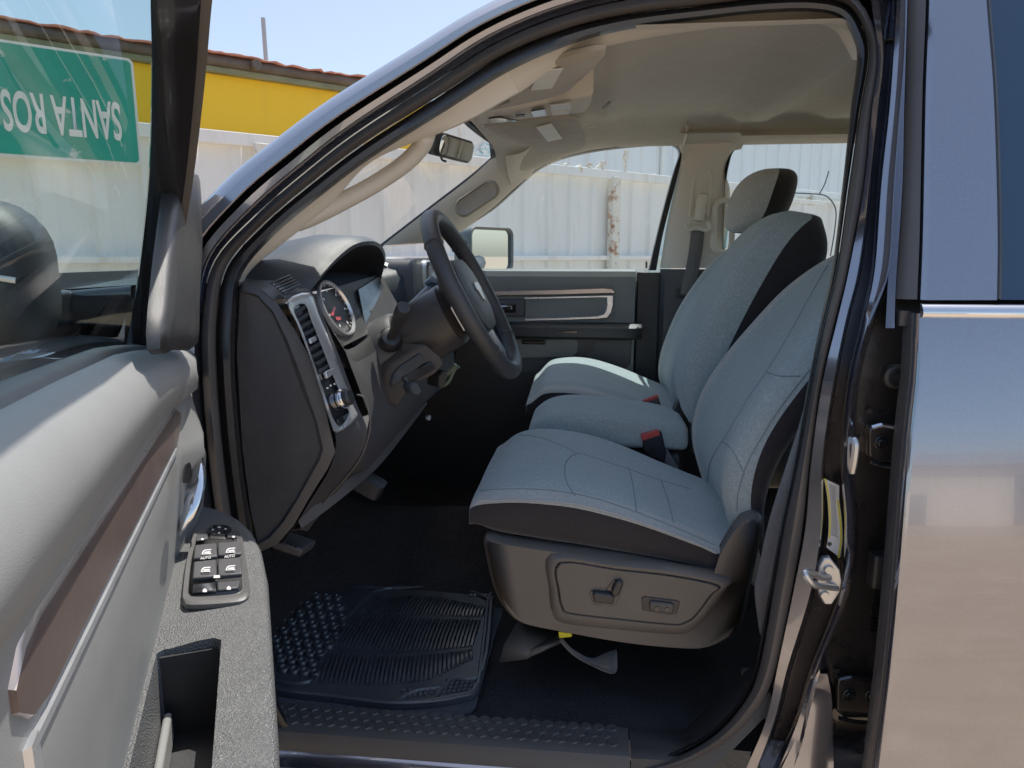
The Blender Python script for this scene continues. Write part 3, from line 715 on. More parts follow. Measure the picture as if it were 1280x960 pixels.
# driver's pillar trim
TR = {3: 3, 4: 6, 5: 15, 6: 17, 7: 4, 8: 24, 9: 30, 10: 16, 11: 15, 12: 13, 13: 13, 14: 14, 15: 16, 16: 13, 17: 6}
def trim(off_mul, yo, i0, i1, extra=0):
    out = []
    for i in range(i0, i1+1): out.append(pxs(*off2(i, -(TR[i]*off_mul+extra)), yo))
    return cr(out, 6)
mb = MB(); mb.loft([trim(-.12, .135, 3, 9), trim(.0, .15, 3, 9), trim(.5, .165, 3, 9), trim(.93, .178, 3, 9), trim(1, .19, 3, 9), trim(1, .25, 3, 9)]); mb.build('pillar_trim', M['beige'], T, ang=50)
mb = MB(); mb.loft([trim(-.15, .135, 9, 17), trim(0, .15, 9, 17), trim(.5, .17, 9, 17), trim(.95, .19, 9, 17), trim(1, .20, 9, 17), trim(1.0, .26, 9, 17)]); mb.build('roof_rail_trim', M['beige'], T, ang=50)
hb = cr([pxs(x, y, o) for x, y, o in ((366, 280, .19), (392, 270, .205), (430, 251, .225), (470, 229, .24), (504, 206, .235), (526, 184, .22), (534, 166, .20))], 6)
mb = MB(); mb.tube(hb, [.013]+[.0165]*(len(hb)-2)+[.013], 12, flat=1.8); mb.build('grab_handle', M['beige'], T, ang=60)
# roof lining
def hz(x, y):
    z = 1.868
    z -= .055*(1-sm((y-.27)/.16)); z -= .065*(1-sm((1.54-y)/.2))
    e_ = sm((1.48-y)/.22)
    z -= .085*(1-sm((x+.30)/.36)); z -= e_*(.034*sm((x-.40)/.07)*(1-sm((x-.52)/.07))+.026*sm((x-.66)/.06)) + .10*sm((x-1.2)/.4)
    z -= .018*math.exp(-((x-.06)/.03)**2)*sm((y-.3)/.2)*sm((1.5-y)/.2)
    return z
mb = MB(); nx, ny = 60, 44
mb.loft([[(x, y, hz(x, y)) for y in [.255+1.29*j/ny for j in range(ny+1)]] for x in [-.31+1.93*i/nx for i in range(nx+1)]])
mb.build('roof_lining', M['headliner'], T, ang=80)
def zroof(x, y): return max(1.912-.05*abs((y-.865)/.60)**3-.095*(1-sm((x-wtop(y))/.40))-.05*sm((x-1.2)/.4), hz(x, y)+.022 if x > -.31 else 0)
mb = MB(); mb.loft([[(lerp(wtop(y)-.012, 1.5, k/30), y, zroof(lerp(wtop(y)-.012, 1.5, k/30), y)) for y in [.275+1.27*j/24 for j in range(25)]] for k in range(31)]); mb.build('roof_panel', M['paint'], T, solid=.008)
def wsx_(y): return wtop(y)-.004
# far roof rail and pillar trim
U = P((478, 307, 1.50), (539, 260, 1.50), (591, 220, 1.49), (632, 184, 1.48), (668, 178, 1.47))
Lw = P((545, 303, 1.63), (571, 289, 1.63), (612, 262, 1.62), (642, 236, 1.61), (668, 213, 1.60))
mid = [(a+b)/2+V((-.012, -.03, 0)) for a, b in zip(U, Lw)]
m1 = [a.lerp(b, .22)+V((-.006, -.02, 0)) for a, b in zip(U, Lw)]; m2 = [a.lerp(b, .8)+V((-.006, -.024, 0)) for a, b in zip(U, Lw)]
mb = MB(); mb.loft([cr([p+V((-.01, .05, 0)) for p in U], 6), cr(U, 6), cr(m1, 6), cr(mid, 6), cr(m2, 6), cr(Lw, 6), cr([p+V((0, .07, 0)) for p in Lw], 6)]); mb.build('pillar_trim', M['beige'], T, ang=60)
mb = MB(); mb.loft([cr([p+V((0, .045, .002)) for p in U], 5), cr([p+V((0, .09, .0)) for p in U], 5), cr([p+V((0, .13, 0)) for p in mid], 5), cr([p+V((0, .09, .005)) for p in Lw], 5)]); mb.build('body_pillar', M['paint'], T, ang=60)
mb = MB(); ys_ = [.275+1.27*k/24 for k in range(25)]; mb.loft([[(wtop(y)-.010, y, zroof(wtop(y)-.012, y)) for y in ys_], [(wsx_(y), y, 1.786) for y in ys_]]); mb.build('roof_front_edge', M['rubber'], T)
oc = px(595, 248, Y=1.462); mb = MB()
ax = (px(628, 228, Y=1.47)-px(565, 270, Y=1.47)).normalized(); ay = V((ax.z*-1, 0, ax.x)).normalized()
def oval(k, dy): return [oc+V((0, dy, 0))+ax*(a*k)+ay*(b*k) for a, b in rrect(.165, .062, .030, 6)]
mb.loft([oval(1.06, .02), oval(1.0, .004), oval(.93, -.002), oval(.8, .006), oval(.3, .010)], closed=True, caps=True); mb.build('tweeter_grille', plain('tweeter_cloth', (.30, .255, .195), .9, grain=.6, gscale=1500), T)
top = [(640, 236, 1.61), (668, 213, 1.60), (700, 197, 1.58), (755, 185, 1.56), (830, 178, 1.545), (846, 180, 1.545), (853, 192, 1.55)]
W = cr(P(*top), 5)
mb = MB(); mb.loft([[V((p.x, 1.40, max(p.z+.05, hz(p.x, 1.42)-.002))) for p in W], [V((p.x, 1.47, p.z+.035)) for p in W], [p+V((0, -.012, .008)) for p in W], W, [p+V((0, .07, .0)) for p in W]]); mb.build('roof_rail_trim', M['beige'], T, ang=60)
WX = [V((W[0].x-.06, W[0].y+.02, W[0].z-.03))]+[p.copy() for p in W]+[V((.5, 1.545, 1.815)), V((1.2, 1.545, 1.825)), V((1.55, 1.55, 1.80))]
mb = MB(); mb.loft([[V((p.x, 1.44, max(p.z+.07, 1.87-.06*(1-sm((p.x+.3)/.4))))) for p in WX], [V((p.x, 1.53, p.z+.065)) for p in WX], [V((p.x, p.y+.07, p.z+.045)) for p in WX], [V((p.x, p.y+.10, p.z+.03)) for p in WX]]); mb.build('roof_rail', M['paint'], T, ang=60)
# far B pillar
bl = P((853, 192, 1.55), (850, 215, 1.56), (842, 250, 1.58), (834, 290, 1.60), (827, 335, 1.61))
br = P((935, 172, 1.55), (915, 190, 1.55), (906, 215, 1.57), (913, 245, 1.59), (905, 335, 1.61))
bl = cr(bl, 6); br = cr(br, 6)
def lp(a, b, t, dy): return [p.lerp(q, t)+V((0, dy, 0)) for p, q in zip(a, b)]
mb = MB(); mb.loft([lp(bl, br, 0, .06), lp(bl, br, 0, 0), lp(bl, br, .06, -.022), lp(bl, br, .2, -.035), lp(bl, br, .55, -.04), lp(bl, br, .9, -.035), lp(bl, br, .98, -.02), lp(bl, br, 1, .0), lp(bl, br, 1, .06)])
mb.build('pillar_trim', M['beige'], T, ang=60)
mb = MB()
pa, pb = px(851, 178, Y=1.55), px(930, 168, Y=1.55)
mb.loft([[V((pa.x-.02, 1.40, 1.82)), V((pb.x+.03, 1.40, 1.82))], [V((pa.x-.01, 1.50, pa.z+.03)), V((pb.x+.02, 1.50, pb.z+.02))], [V((pa.x, 1.52, pa.z-.01)), V((pb.x+.005, 1.52, pb.z-.012))], [V((pa.x+.004, 1.535, pa.z-.06)), V((pb.x-.01, 1.535, pb.z-.05))]])
mb.build('roof_rail_trim', M['beige'], T)
# belt slide groove and height adjuster
gr = cr(P((862, 270, 1.545), (868, 225, 1.535), (876, 213, 1.53), (886, 214, 1.53), (889, 226, 1.535), (884, 270, 1.545)), 5)
mb = MB(); mb.tube(gr, .006, 8); mb.build('belt_guide', M['beige'], T)
mb = MB(); q = px(874, 268, Y=1.535)
mb.lathe(px(873, 277, Y=1.54), (.12, 0, 1), [(.008, 0), (.018, .004), (.02, .03), (.019, .055), (.022, .075), (.018, .09), (.006, .096)], 14); mb.build('belt_height_slider', M['beige'], T)
sb = empty('seat_belt', parent=T)
mb = MB(); lpth = cr([px(x, y, Y=1.525) for x, y in ((862, 276), (857, 281), (860, 287), (868, 285), (877, 286), (884, 288), (887, 283), (884, 277))], 4); mb.tube(lpth, .0075, 8); mb.build('belt_loop', M['beige'], sb)
a = [(864, 286, 1.53), (860, 320, 1.545), (852, 360, 1.56), (850, 370, 1.57)]; b = [(881, 286, 1.53), (877, 320, 1.545), (868, 362, 1.56), (866, 371, 1.57)]
mb = MB(); mb.loft([cr(P(*a), 4), cr(P(*b), 4)]); mb.build('belt_webbing', M['belt'], sb, solid=.003)
mb = MB(); a0, a1 = px(845, 372, Y=1.565), px(868, 372, Y=1.565); mb.obox(a0, a1-a0, (0, .04, 0), (0, 0, .03)); mb.build('belt_slot', M['black'], sb, bev=.004)
# far B pillar lower
mb = MB(); x0, x1 = px(827, 336, Y=1.60).x, px(905, 336, Y=1.6).x
mb.loft([[(x0-.0, 1.66, z), (x0, 1.60, z), (x0+.012, 1.58, z), (x1, 1.57, z), (x1+.02, 1.60, z)] for z in (px(830, 336, Y=1.6).z, 1.1, .6)]); mb.build('pillar_lower_trim', M['charcoal'], T)
mb = MB(); hc = px(904, 283, Y=1.545)
mb.tube([hc+V((a, 0, b)) for a, b in rrect(.062, .175, .029, 6)], .010, 10, closed=True); mb.build('grab_handle', M['beige'], T)
mb = MB(); mb.prism([hc+V((a, .028, b)) for a, b in rrect(.05, .16, .024, 6)], (0, .002, 0)); mb.build('handle_recess', M['glass_rear'], T)
# far front door
FDR = empty('passenger_door', parent=T)
def bxz(px0, px1, Yv, depth, name, mat, bev=.003, parent=FDR):
    a, b = px(*px0, Y=Yv), px(*px1, Y=Yv)
    mb = MB(); mb.obox((a.x, Yv, min(a.z, b.z)), (b.x-a.x, 0, 0), (0, depth, 0), (0, 0, abs(a.z-b.z))); return mb.build(name, mat, parent, bev=bev)
zt = px(790, 337, Y=1.62).z; xr = px(796, 340, Y=1.6).x; xl = -.75
prof = [(1.70, zt-.002), (1.655, zt+.002), (1.63, zt+.002), (1.612, zt-.006), (1.602, zt-.025), (1.606, zt-.06), (1.612, zt-.085), (1.610, zt-.19), (1.60, zt-.215), (1.60, zt-.5), (1.66, .62), (1.67, .45)]
mb = MB(); mb.loft([[(x, y, z) for y, z in prof] for x in (xl, -.4, 0, xr-.012, xr-.003)]+[[(xr, y+.012, z) for y, z in prof]]+[[(xr+.001, 1.72, z) for y, z in prof]])
mb.build('door_panel', M['door_shaded'], FDR, ang=30)
def strip(pts0, pts1, Yv, th, name, mat):
    mb = MB(); a = P(*[(x, y, Yv) for x, y in pts0]); b = P(*[(x, y, Yv) for x, y in pts1])
    mb.loft([[p+V((0, .02, 0)) for p in a], [p+V((0, .003, 0)) for p in a], [p.lerp(q, .2)+V((0, -th, 0)) for p, q in zip(a, b)], [p.lerp(q, .8)+V((0, -th, 0)) for p, q in zip(a, b)], [p+V((0, .003, 0)) for p in b], [p+V((0, .02, 0)) for p in b]]); return mb.build(name, mat, FDR, ang=50)
strip([(590, 364), (615, 363), (700, 361), (755, 359), (764, 360), (768, 364)], [(590, 371), (615, 370), (700, 369), (755, 367.5), (764, 367), (767, 367)], 1.600, .008, 'trim_strip', M['bronze_light'])
strip([(656, 371.5), (700, 370.5), (757, 369.2), (768, 369), (767.5, 381), (765, 391), (760, 397.5), (748, 398.5), (700, 400), (656, 401)], [(656, 374), (700, 373), (752, 371.7), (757, 372.2), (757.5, 381), (756.5, 388), (754, 392), (746, 395), (700, 397), (656, 398.2)], 1.602, .006, 'trim_frame', M['silver'])
bxz((618, 374), (656, 396), 1.598, .02, 'handle_bezel', M['charcoal'], .004)
bxz((624, 380), (645, 391), 1.593, .02, 'handle_cup', M['gloss_black'], .003)
bxz((622, 382), (640, 387), 1.584, .012, 'door_handle', M['chrome'], .003)
mb = MB(); z0, z1 = px(700, 406, Y=1.56).z, px(700, 422, Y=1.56).z
def armp(x, k): return [(x, 1.615, z0+.006), (x, 1.615-.065*k, z0+.004), (x, 1.615-.082*k, z0-.008), (x, 1.615-.082*k, z1+.006), (x, 1.615-.07*k, z1-.004), (x, 1.615, z1-.012)]
xa_, xb_ = px(600, 412, Y=1.56).x, px(803, 412, Y=1.56).x
mb.loft([armp(xa_, .6), armp(-.2, 1), armp(.1, 1), armp(xb_-.03, 1), armp(xb_, .7)], caps=True); mb.build('armrest', M['black'], FDR, ang=40)
bxz((690, 413), (722, 417), 1.531, .01, 'pull_cup', M['gloss_black'], .002)
bxz((652, 425), (682, 431), 1.588, .02, 'map_pocket_slot', M['gloss_black'], .004)
mb = MB(); ol = P(*[(x, y, 1.594) for x, y in ((640, 424), (720, 424), (723, 428), (722, 440), (716, 446), (640, 448))]); mb.prism(ol, (0, .02, 0)); mb.build('map_pocket', M['door_shaded'], FDR, bev=.003)
mb = MB(); ol = P(*[(x, y, 1.596) for x, y in ((640, 450), (726, 449), (740, 440), (745, 426), (790, 424), (788, 455), (780, 463), (640, 466))]); mb.prism(ol, (0, .02, 0)); mb.build('lower_panel', M['charcoal'], FDR, bev=.003)
mb = MB(); mb.obox((xl, 1.5965, .5), (xr-.03-xl, 0, 0), (0, .05, 0), (0, 0, z1-.505)); mb.build('lower_panel', M['black'], FDR, bev=.004)
bxz((797, 340), (818, 540), 1.64, .06, 'door_edge', M['black'], .004)
# window opening black seal, glass and outer skin
ws = cr(P((560, 292, 1.66), (575, 284, 1.66), (614, 261, 1.65), (644, 235, 1.63), (668, 212, 1.62), (700, 195, 1.60), (755, 183.5, 1.58), (830, 176.5, 1.57), (846, 179, 1.57), (852, 190, 1.575), (848, 215, 1.585), (838, 255, 1.61), (828, 295, 1.63), (820, 338, 1.65)), 5)
wi = cr(P((560, 295, 1.66), (575, 287, 1.66), (614, 263, 1.65), (644, 237, 1.63), (668, 214.5, 1.62), (700, 198, 1.60), (755, 187, 1.58), (828, 180, 1.57), (843, 182, 1.57), (849, 192, 1.575), (842, 215, 1.585), (831, 255, 1.61), (821, 295, 1.63), (811, 338, 1.65)), 5)
mb = MB(); mb.loft([[p+V((0, -.01, 0)) for p in ws], [p+V((0, -.012, 0)) for p in wi], [p+V((0, .03, 0)) for p in wi]]); mb.build('window_seal', M['rubber'], FDR)
mb = MB(); g0 = [p+V((0, .025, 0)) for p in wi]; mb.loft([g0, [V((p.x, 1.70, zt-.02)) for p in g0]]); mb.build('window_glass', M['glass_rear'], FDR)
mb = MB(); mb.tube([px(808, 335, Y=1.63), px(808, 327, Y=1.63)], .004, 6); mb.build('lock_pin', M['black'], FDR)
mb = MB(); mb.loft([[(x, 1.72, 1.34), (x, 1.75, 1.0), (x, 1.72, .5)] for x in (-.86, 0, 1.3)]); mb.build('outer_skin', M['paint'], FDR)
# far rear door
RR = empty('rear_passenger_door', parent=T)
rs = cr(P((905, 335, 1.60), (903, 300, 1.58), (905, 230, 1.56), (909, 203, 1.55), (916, 186, 1.545), (935, 172, 1.54), (1000, 170, 1.54), (1080, 168, 1.54), (1160, 172, 1.55), (1200, 330, 1.62)), 5)
rc = px(1040, 260, Y=1.58)
mb = MB(); mb.loft([[p+V((0, -.02, 0)) for p in rs], [p+V((0, .03, 0)) for p in rs]]); ri = [p+(rc-p)*.02 for p in rs]; mb.loft([[p+V((0, -.004, 0)) for p in rs], [p+V((0, -.004, 0)) for p in ri], [p+V((0, .03, 0)) for p in ri]]); mb.build('window_seal', M['rubber'], RR)
mb = MB(); mb.loft([[p+V((0, .026, 0)) for p in rs], [V((p.x, 1.66, 1.35)) for p in rs]]); mb.build('window_glass', M['glass_rear'], RR)
mb = MB(); mb.loft([[(x, y, z) for y, z in prof] for x in (x1+.02, .9, 1.35)]); mb.build('door_panel', M['door_shaded'], RR)
mb = MB(); q0, q1 = px(936, 171, Y=1.53), px(1190, 168, Y=1.53); mb.loft([[V((q0.x-.05, 1.40, 1.81)), V((q1.x, 1.40, 1.81))], [V((q0.x-.05, 1.49, q0.z+.035)), V((q1.x, 1.49, q1.z+.035))], [V((q0.x-.03, 1.525, q0.z+.004)), V((q1.x, 1.525, q1.z+.004))], [V((q0.x-.03, 1.60, q0.z)), V((q1.x, 1.60, q1.z))]]); mb.build('rail_trim', M['beige'], RR)
# back of the cab
mb = MB(); mb.obox((1.58, .06, .5), (.06, 0, 0), (0, 1.6, 0), (0, 0, .88)); mb.build('cab_back', M['beige'], T)
mb = MB(); mb.obox((1.59, .3, 1.38), (.008, 0, 0), (0, 1.1, 0), (0, 0, .40)); mb.build('rear_window', M['glass_rear'], T)
for y in (.1, 1.40): mb = MB(); mb.obox((1.30, y, 1.34), (.3, 0, 0), (0, .16, 0), (0, 0, .46)); mb.build('rear_pillar', M['beige'], T, bev=.03)
# windscreen
def wsx(y, z):
    t_ = (z-1.38)/(1.785-1.38); u_ = (y-.87)/.75
    return lerp(-1.03+.21*u_*u_, wtop(y), t_)
mb = MB(); mb.loft([[(wsx(y, z), y, z) for y in [.12+1.5*j/20*(1-.06*(z-1.38)/.4)+.045*(z-1.38)/.4 for j in range(21)]] for z in [1.37+.42*i/10 for i in range(11)]]); mb.build('windscreen', M['glass'], T)
fr = cr(P((474, 309, 1.505), (539, 259, 1.505), (591, 219, 1.495), (625, 189, 1.49), (634, 181, 1.485), (634, 177, 1.48), (628, 173, 1.46)), 5)
mb = MB(); mb.tube(fr, .006, 8); mb.build('windscreen_edge', M['rubber'], T)
hd = [(x, y, o) for x, y, o in ((575, 156, .45), (585, 150, .7), (600, 158, .95), (618, 166, 1.2), (632, 174, 1.44))]
a = cr(P(*hd), 5); mb = MB(); mb.loft([[p+V((.10, 0, .04)) for p in a], [p+V((.02, 0, .010)) for p in a], a, [p+V((-.05, 0, .03)) for p in a]]); mb.build('header_trim', M['beige'], T)
# interior mirror
im = empty('interior_mirror', parent=T); c = px(563, 184, Y=.88)
Rm = Matrix.Rotation(R(72), 3, 'Z') @ Matrix.Rotation(R(14), 3, 'X')
mb = MB(); rings = []
for e, k in ((-.02, .75), (-.012, .97), (.006, 1), (.010, .97)): rings.append([c+Rm@V((a*k, e, b*k)) for a, b in rrect(.21, .06, .020, 5)])
mb.loft(rings, closed=True, caps=True); mb.build('mirror_housing', M['black'], im)
mb = MB(); mb.prism([c+Rm@V((a*.93, -.0205, b*.86)) for a, b in rrect(.21*.9, .06*.9, .016, 5)], Rm@V((0, -.001, 0))); mb.build('mirror_glass', M['mirror'], im)
mb = MB(); mb.tube([c+V((-.01, 0, .0)), c+V((-.05, 0, .04)), c+V((-.03, 0, .09))], .011, 8); mb.build('mirror_stalk', M['black'], im)
mb = MB(); mb.tube(cr([px(551, 195, Y=.86), px(553, 200, Y=.86), px(558, 202, Y=.86)], 3), .0035, 6); mb.build('dimming_lever', M['black'], im)
# blue and white mottle of the two markings on the shed wall
t = NT('blue_mark_mottle'); v = t.voro(38); c_ = t.ramp(v, [(.15, (.05, .45, .75)), (.45, (.55, .85, .95)), (.6, (.85, .92, .95))]); t.set(Base_Color=c_, Roughness=.35, Emission_Strength=0.0); M['blue_mark'] = t.m
for o_ in BLUE: o_.data.materials.clear(); o_.data.materials.append(M['blue_mark'])
# sun visors and overhead console
def visor(pts, z, lab, name='sun_visor'):
    vz = empty(name, parent=T)
    pp = [px(x, y, Z=zz) for (x, y), zz in zip(pts, z)]
    pts3 = cr(pp, 3, True); cen = sum(pts3, V())/len(pts3)
    mb = MB(); mb.loft([[p+(cen-p)*.05+V((0, 0, .008)) for p in pts3], [p+V((0, 0, .004)) for p in pts3], [p+V((0, 0, -.004)) for p in pts3], [p+(cen-p)*.06+V((0, 0, -.009)) for p in pts3]], closed=True, caps=True)
    mb.build('visor_panel', M['visor'], vz, ang=50)
    # label on the underside plane
    nrm = (pp[1]-pp[0]).cross(pp[3]-pp[0]).normalized()
    if nrm.z > 0: nrm = -nrm
    o_ = cen+V((0, 0, -.0115))
    q = []
    for x, y in lab:
        d = ray(x, y); tt = (o_-CAM).dot(nrm)/d.dot(nrm); q.append(CAM+d*tt)
    mb = MB(); mb.prism(q, nrm*.0008); mb.build('warning_label', M['label'], vz, smooth=False)
    return vz
visor([(603, 134), (630, 97), (690, 74), (757, 58), (738, 85), (722, 99), (706, 112), (660, 124)], [1.775, 1.775, 1.785, 1.79, 1.79, 1.79, 1.785, 1.78], [(663, 113), (675, 88), (704, 85), (690, 110)])
visor([(606, 156), (650, 149), (716, 146), (727, 161), (732, 174), (727, 184), (700, 190), (676, 188), (663, 180), (650, 178)], [1.775, 1.78, 1.785, 1.785, 1.785, 1.78, 1.77, 1.765, 1.765, 1.77], [(670, 159), (689, 154), (703, 173), (685, 177)])
oc_ = empty('overhead_console', parent=T)
ol = [px(x, y, Z=zz) for x, y, zz in ((590, 141, 1.765), (600, 136, 1.768), (660, 129, 1.785), (734, 117, 1.80), (740, 121, 1.80), (737, 133, 1.80), (728, 139, 1.80), (680, 143, 1.785), (602, 154, 1.765), (593, 149, 1.763))]
pts3 = cr(ol, 3, True); cen = sum(pts3, V())/len(pts3)
mb = MB(); mb.loft([[p+V((0, 0, .06)) for p in pts3], [p+V((0, 0, .004)) for p in pts3], [p+(cen-p)*.05+V((0, 0, -.004)) for p in pts3], [p+(cen-p)*.16+V((0, 0, -.006)) for p in pts3]], closed=True, caps=True); mb.build('console_body', M['beige'], oc_, ang=50)
def ceil_poly(name, pts, z, mat):
    mb = MB(); mb.prism([px(x, y, Z=z) for x, y in pts], (0, 0, -.003)); return mb.build(name, mat, oc_, smooth=False)
ceil_poly('glasses_pocket', [(611, 147), (625, 146), (648, 150), (612, 152)], 1.762, M['gloss_black'])
ceil_poly('console_switch', [(664, 138), (681, 135), (683, 143), (667, 145)], 1.772, M['gloss_black'])
ceil_poly('reading_lamp', [(688, 131), (713, 128), (715, 134), (689, 138)], 1.776, M['white'])
ceil_poly('reading_lamp', [(690, 140), (713, 136), (711, 141), (691, 143)], 1.776, M['label'])
ceil_poly('console_slot', [(644, 143), (656, 142), (656, 144), (645, 145)], 1.765, M['black'])
mb = MB(); q = [px(x, y, Z=1.81) for x, y in ((753, 134), (762, 126), (764, 127), (755, 136))]; mb.prism(q, (0, 0, -.003)); mb.build('coat_slot', M['charcoal'], T)
# floor, tunnel, footwell
mb = MB()
def floor_z(x, y): return .565+.17*math.exp(-((y-.86)/.17)**2)+(.55*sm((-.62-x)/.5) if x < -.62 else 0)+.012*math.sin(x*9+y*4)*.4
mb.loft([[(x, y, floor_z(x, y)) for y in [.15+1.5*j/40 for j in range(41)]] for x in [-1.15+2.75*i/60 for i in range(61)]]); mb.build('floor_carpet', M['carpet'], T, ang=80)
mb = MB(); mb.obox((-1.17, .1, .5), (.02, 0, 0), (0, 1.55, 0), (0, 0, .9)); mb.build('firewall', M['black'], T)
mb = MB(); mb.loft([[(-1.15, .14, z), (-.62, .135, z), (-.60, .15, z)] for z in (.56, .95, 1.2)]); mb.build('kick_panel', M['charcoal'], T)
pd = empty('parking_brake', parent=T)
mb = MB(); mb.obox(px(338, 686, Y=.26), V((.055, .01, -.022)), V((.01, .05, .0)), V((.008, 0, .018))); mb.build('brake_pedal', M['charcoal'], pd, bev=.004)
mb = MB()
a_ = px(338, 684, Y=.265)
for k in range(6): mb.obox(a_+V((.006+k*.0085, .003, .0185-.0034*k)), (.004, 0, -.0016), (0, .045, 0), (0, 0, .0022))
mb.build('pedal_rib', M['rubber'], pd)
mb = MB(); mb.tube([px(345, 690, Y=.29), px(352, 655, Y=.33), px(360, 600, Y=.38)], .012, 8); mb.build('pedal_lever', M['black'], pd)
mb = MB(); rbox(mb, px(462, 606, Y=.62), (.07, .06, .04), Matrix.Rotation(.5, 3, 'Y'), r=.012); mb.build('foot_brake_pedal', M['charcoal'], T)


mb = MB(); mb.loft([[(.40, .225, .60), (.385, .225, .95), (.44, .23, 1.3), (.50, .26, 1.78)], [(.75, .225, .60), (.75, .225, .95), (.75, .23, 1.3), (.75, .26, 1.78)]]); mb.build('pillar_lower_trim', M['charcoal'], T, solid=.006)
# ================================================================ dashboard
DB = empty('dashboard', parent=T)
cap_o = [(300, 356), (305, 353), (322, 357), (347, 380), (370, 415), (390, 452), (400, 480), (412, 535), (419, 565), (410, 585), (385, 625), (367, 657), (347, 680), (325, 690), (312, 640), (300, 560), (293, 440)]
cap_i = [(300, 370), (306, 367), (322, 372), (340, 392), (357, 430), (368, 462), (376, 485), (392, 525), (400, 560), (397, 572), (370, 622), (352, 650), (335, 670), (322, 678), (314, 640), (304, 560), (297, 440)]
def capr(pts, Yv): return [px(x, y, Y=Yv) for x, y in pts]
mid_c = [(lerp(a[0], b[0], .5), lerp(a[1], b[1], .5)) for a, b in zip(cap_o, cap_i)]
q25 = [(lerp(a[0], b[0], .78), lerp(a[1], b[1], .78)) for a, b in zip(cap_o, cap_i)]
mb = MB(); mb.loft([capr(cap_o, .18), capr(cap_o, .142), capr(cap_o, .137), capr(mid_c, .132), capr(q25, .130), capr(cap_i, .136)], closed=True)
mb.prism(capr(cap_i, .1365), (0, .01, 0))
mb.build('end_cap', M['charcoal'], DB, ang=40)
# dash core around the vent bezel
vl = [(349, 366), (358, 376), (370, 404), (385, 440), (398, 480), (410, 522), (420, 550), (412, 586), (388, 626), (369, 657), (350, 680)]
e0 = [px(x, y, Y=.138) for x, y in vl]
vr = [(383, 360), (390, 366), (403, 394), (418, 430), (433, 470), (447, 508), (459, 540), (445, 577), (410, 618), (388, 646), (372, 662)]
e1 = [px(x, y, Y=.245) for x, y in vr]
core_lo = [(385, 372), (400, 390), (420, 425), (440, 460), (450, 490), (461, 515), (461, 541), (447, 578), (412, 620), (392, 648), (380, 660)]
mb = MB(); mb.loft([cr(e0, 4), cr([a.lerp(b, .12)+V((-.006, 0, 0)) for a, b in zip(e0, e1)], 4), cr([a.lerp(b, .5)+V((-.011, 0, 0)) for a, b in zip(e0, e1)], 4), cr([a.lerp(b, .88)+V((-.007, 0, 0)) for a, b in zip(e0, e1)], 4), cr(e1, 4), cr([p+V((-.02, .02, 0)) for p in e1], 4)]); mb.build('vent_panel', M['charcoal'], DB, ang=50)
# bezel
bo_l = [(359, 376), (370, 402), (384, 438), (398, 480), (411, 522), (421, 541)]; bo_r = [(387, 366), (398, 392), (413, 428), (428, 470), (442, 508), (446, 522)]
bi_l = [(367, 386), (377, 410), (390, 446), (403, 484), (415, 520), (425, 533)]; bi_r = [(381, 380), (389, 400), (404, 438), (419, 476), (432, 506), (436, 518)]
FN0 = (e0[5]-e0[1]).cross(e1[3]-e0[1]).normalized()
if FN0.x < 0: FN0 = -FN0
FL = max((p-e0[1]).dot(FN0) for p in e0[:7]+e1[:7])+.0005
def face_pt(x, y, lift=0):
    # plane-ish vent face through e0/e1
    a, b, c_ = e0[1], e0[5], e1[3]
    n_ = (b-a).cross(c_-a).normalized()
    if n_.x < 0: n_ = -n_
    d = ray(x, y); t_ = (a-CAM).dot(n_)/d.dot(n_); t_ = (a+n_*(lift+FL)-CAM).dot(n_)/d.dot(n_); return CAM+d*t_
FNV = (e0[5]-e0[1]).cross(e1[3]-e0[1]).normalized()
if FNV.x < 0: FNV = -FNV
lo = bo_l+bo_r[::-1]; li = bi_l+bi_r[::-1]
def rnd(pts): return cr([V((x, y, 0)) for x, y in pts], 3, True)
LO, LI = rnd(lo), rnd(li)
mb = MB(); mb.loft([[face_pt(p.x, p.y, -.006) for p in LO], [face_pt(p.x, p.y, .007) for p in LO], [face_pt(lerp(p.x, q.x, .25), lerp(p.y, q.y, .25), .010) for p, q in zip(LO, LI)], [face_pt(p.x, p.y, .008) for p in LI], [face_pt(p.x, p.y, -.012) for p in LI]], closed=True); mb.build('vent_bezel', M['silver'], DB, ang=50)
mb = MB(); mb.prism([face_pt(p.x, p.y, .0025) for p in LI], FNV*-.001); mb.build('vent_recess', M['gloss_black'], DB, smooth=False)
for k in range(9):
    f = k/8; a = (lerp(368, 398, f), lerp(389, 462, f)); b = (lerp(382, 412, f), lerp(381, 454, f))
    mb = MB(); mb.prism([face_pt(a[0], a[1], .0075), face_pt(b[0], b[1], .0075), face_pt(b[0]+1.5, b[1]+4.2, .0035), face_pt(a[0]+1.5, a[1]+4.2, .0035)], FNV*-.001); mb.build('vent_louvre', M['dash_pad'], DB, smooth=False)
mb = MB(); mb.prism([face_pt(x, y, .009) for x, y in ((385, 424), (392, 421), (394, 426), (387, 430))], FNV*.004); mb.build('vent_tab', M['silver'], DB, bev=.001)
mb = MB(); mb.prism([face_pt(x, y, .004) for x, y in ((403, 466), (414, 460), (417, 467), (406, 474))], FNV*.006); mb.build('dimmer_wheel', M['silver'], DB, bev=.0015)
kc = face_pt(426, 499, .004)
mb = MB(); mb.lathe(kc, FNV, [(.019, 0), (.019, .006), (.0165, .010)], 28); mb.build('headlight_ring', M['chrome'], DB)
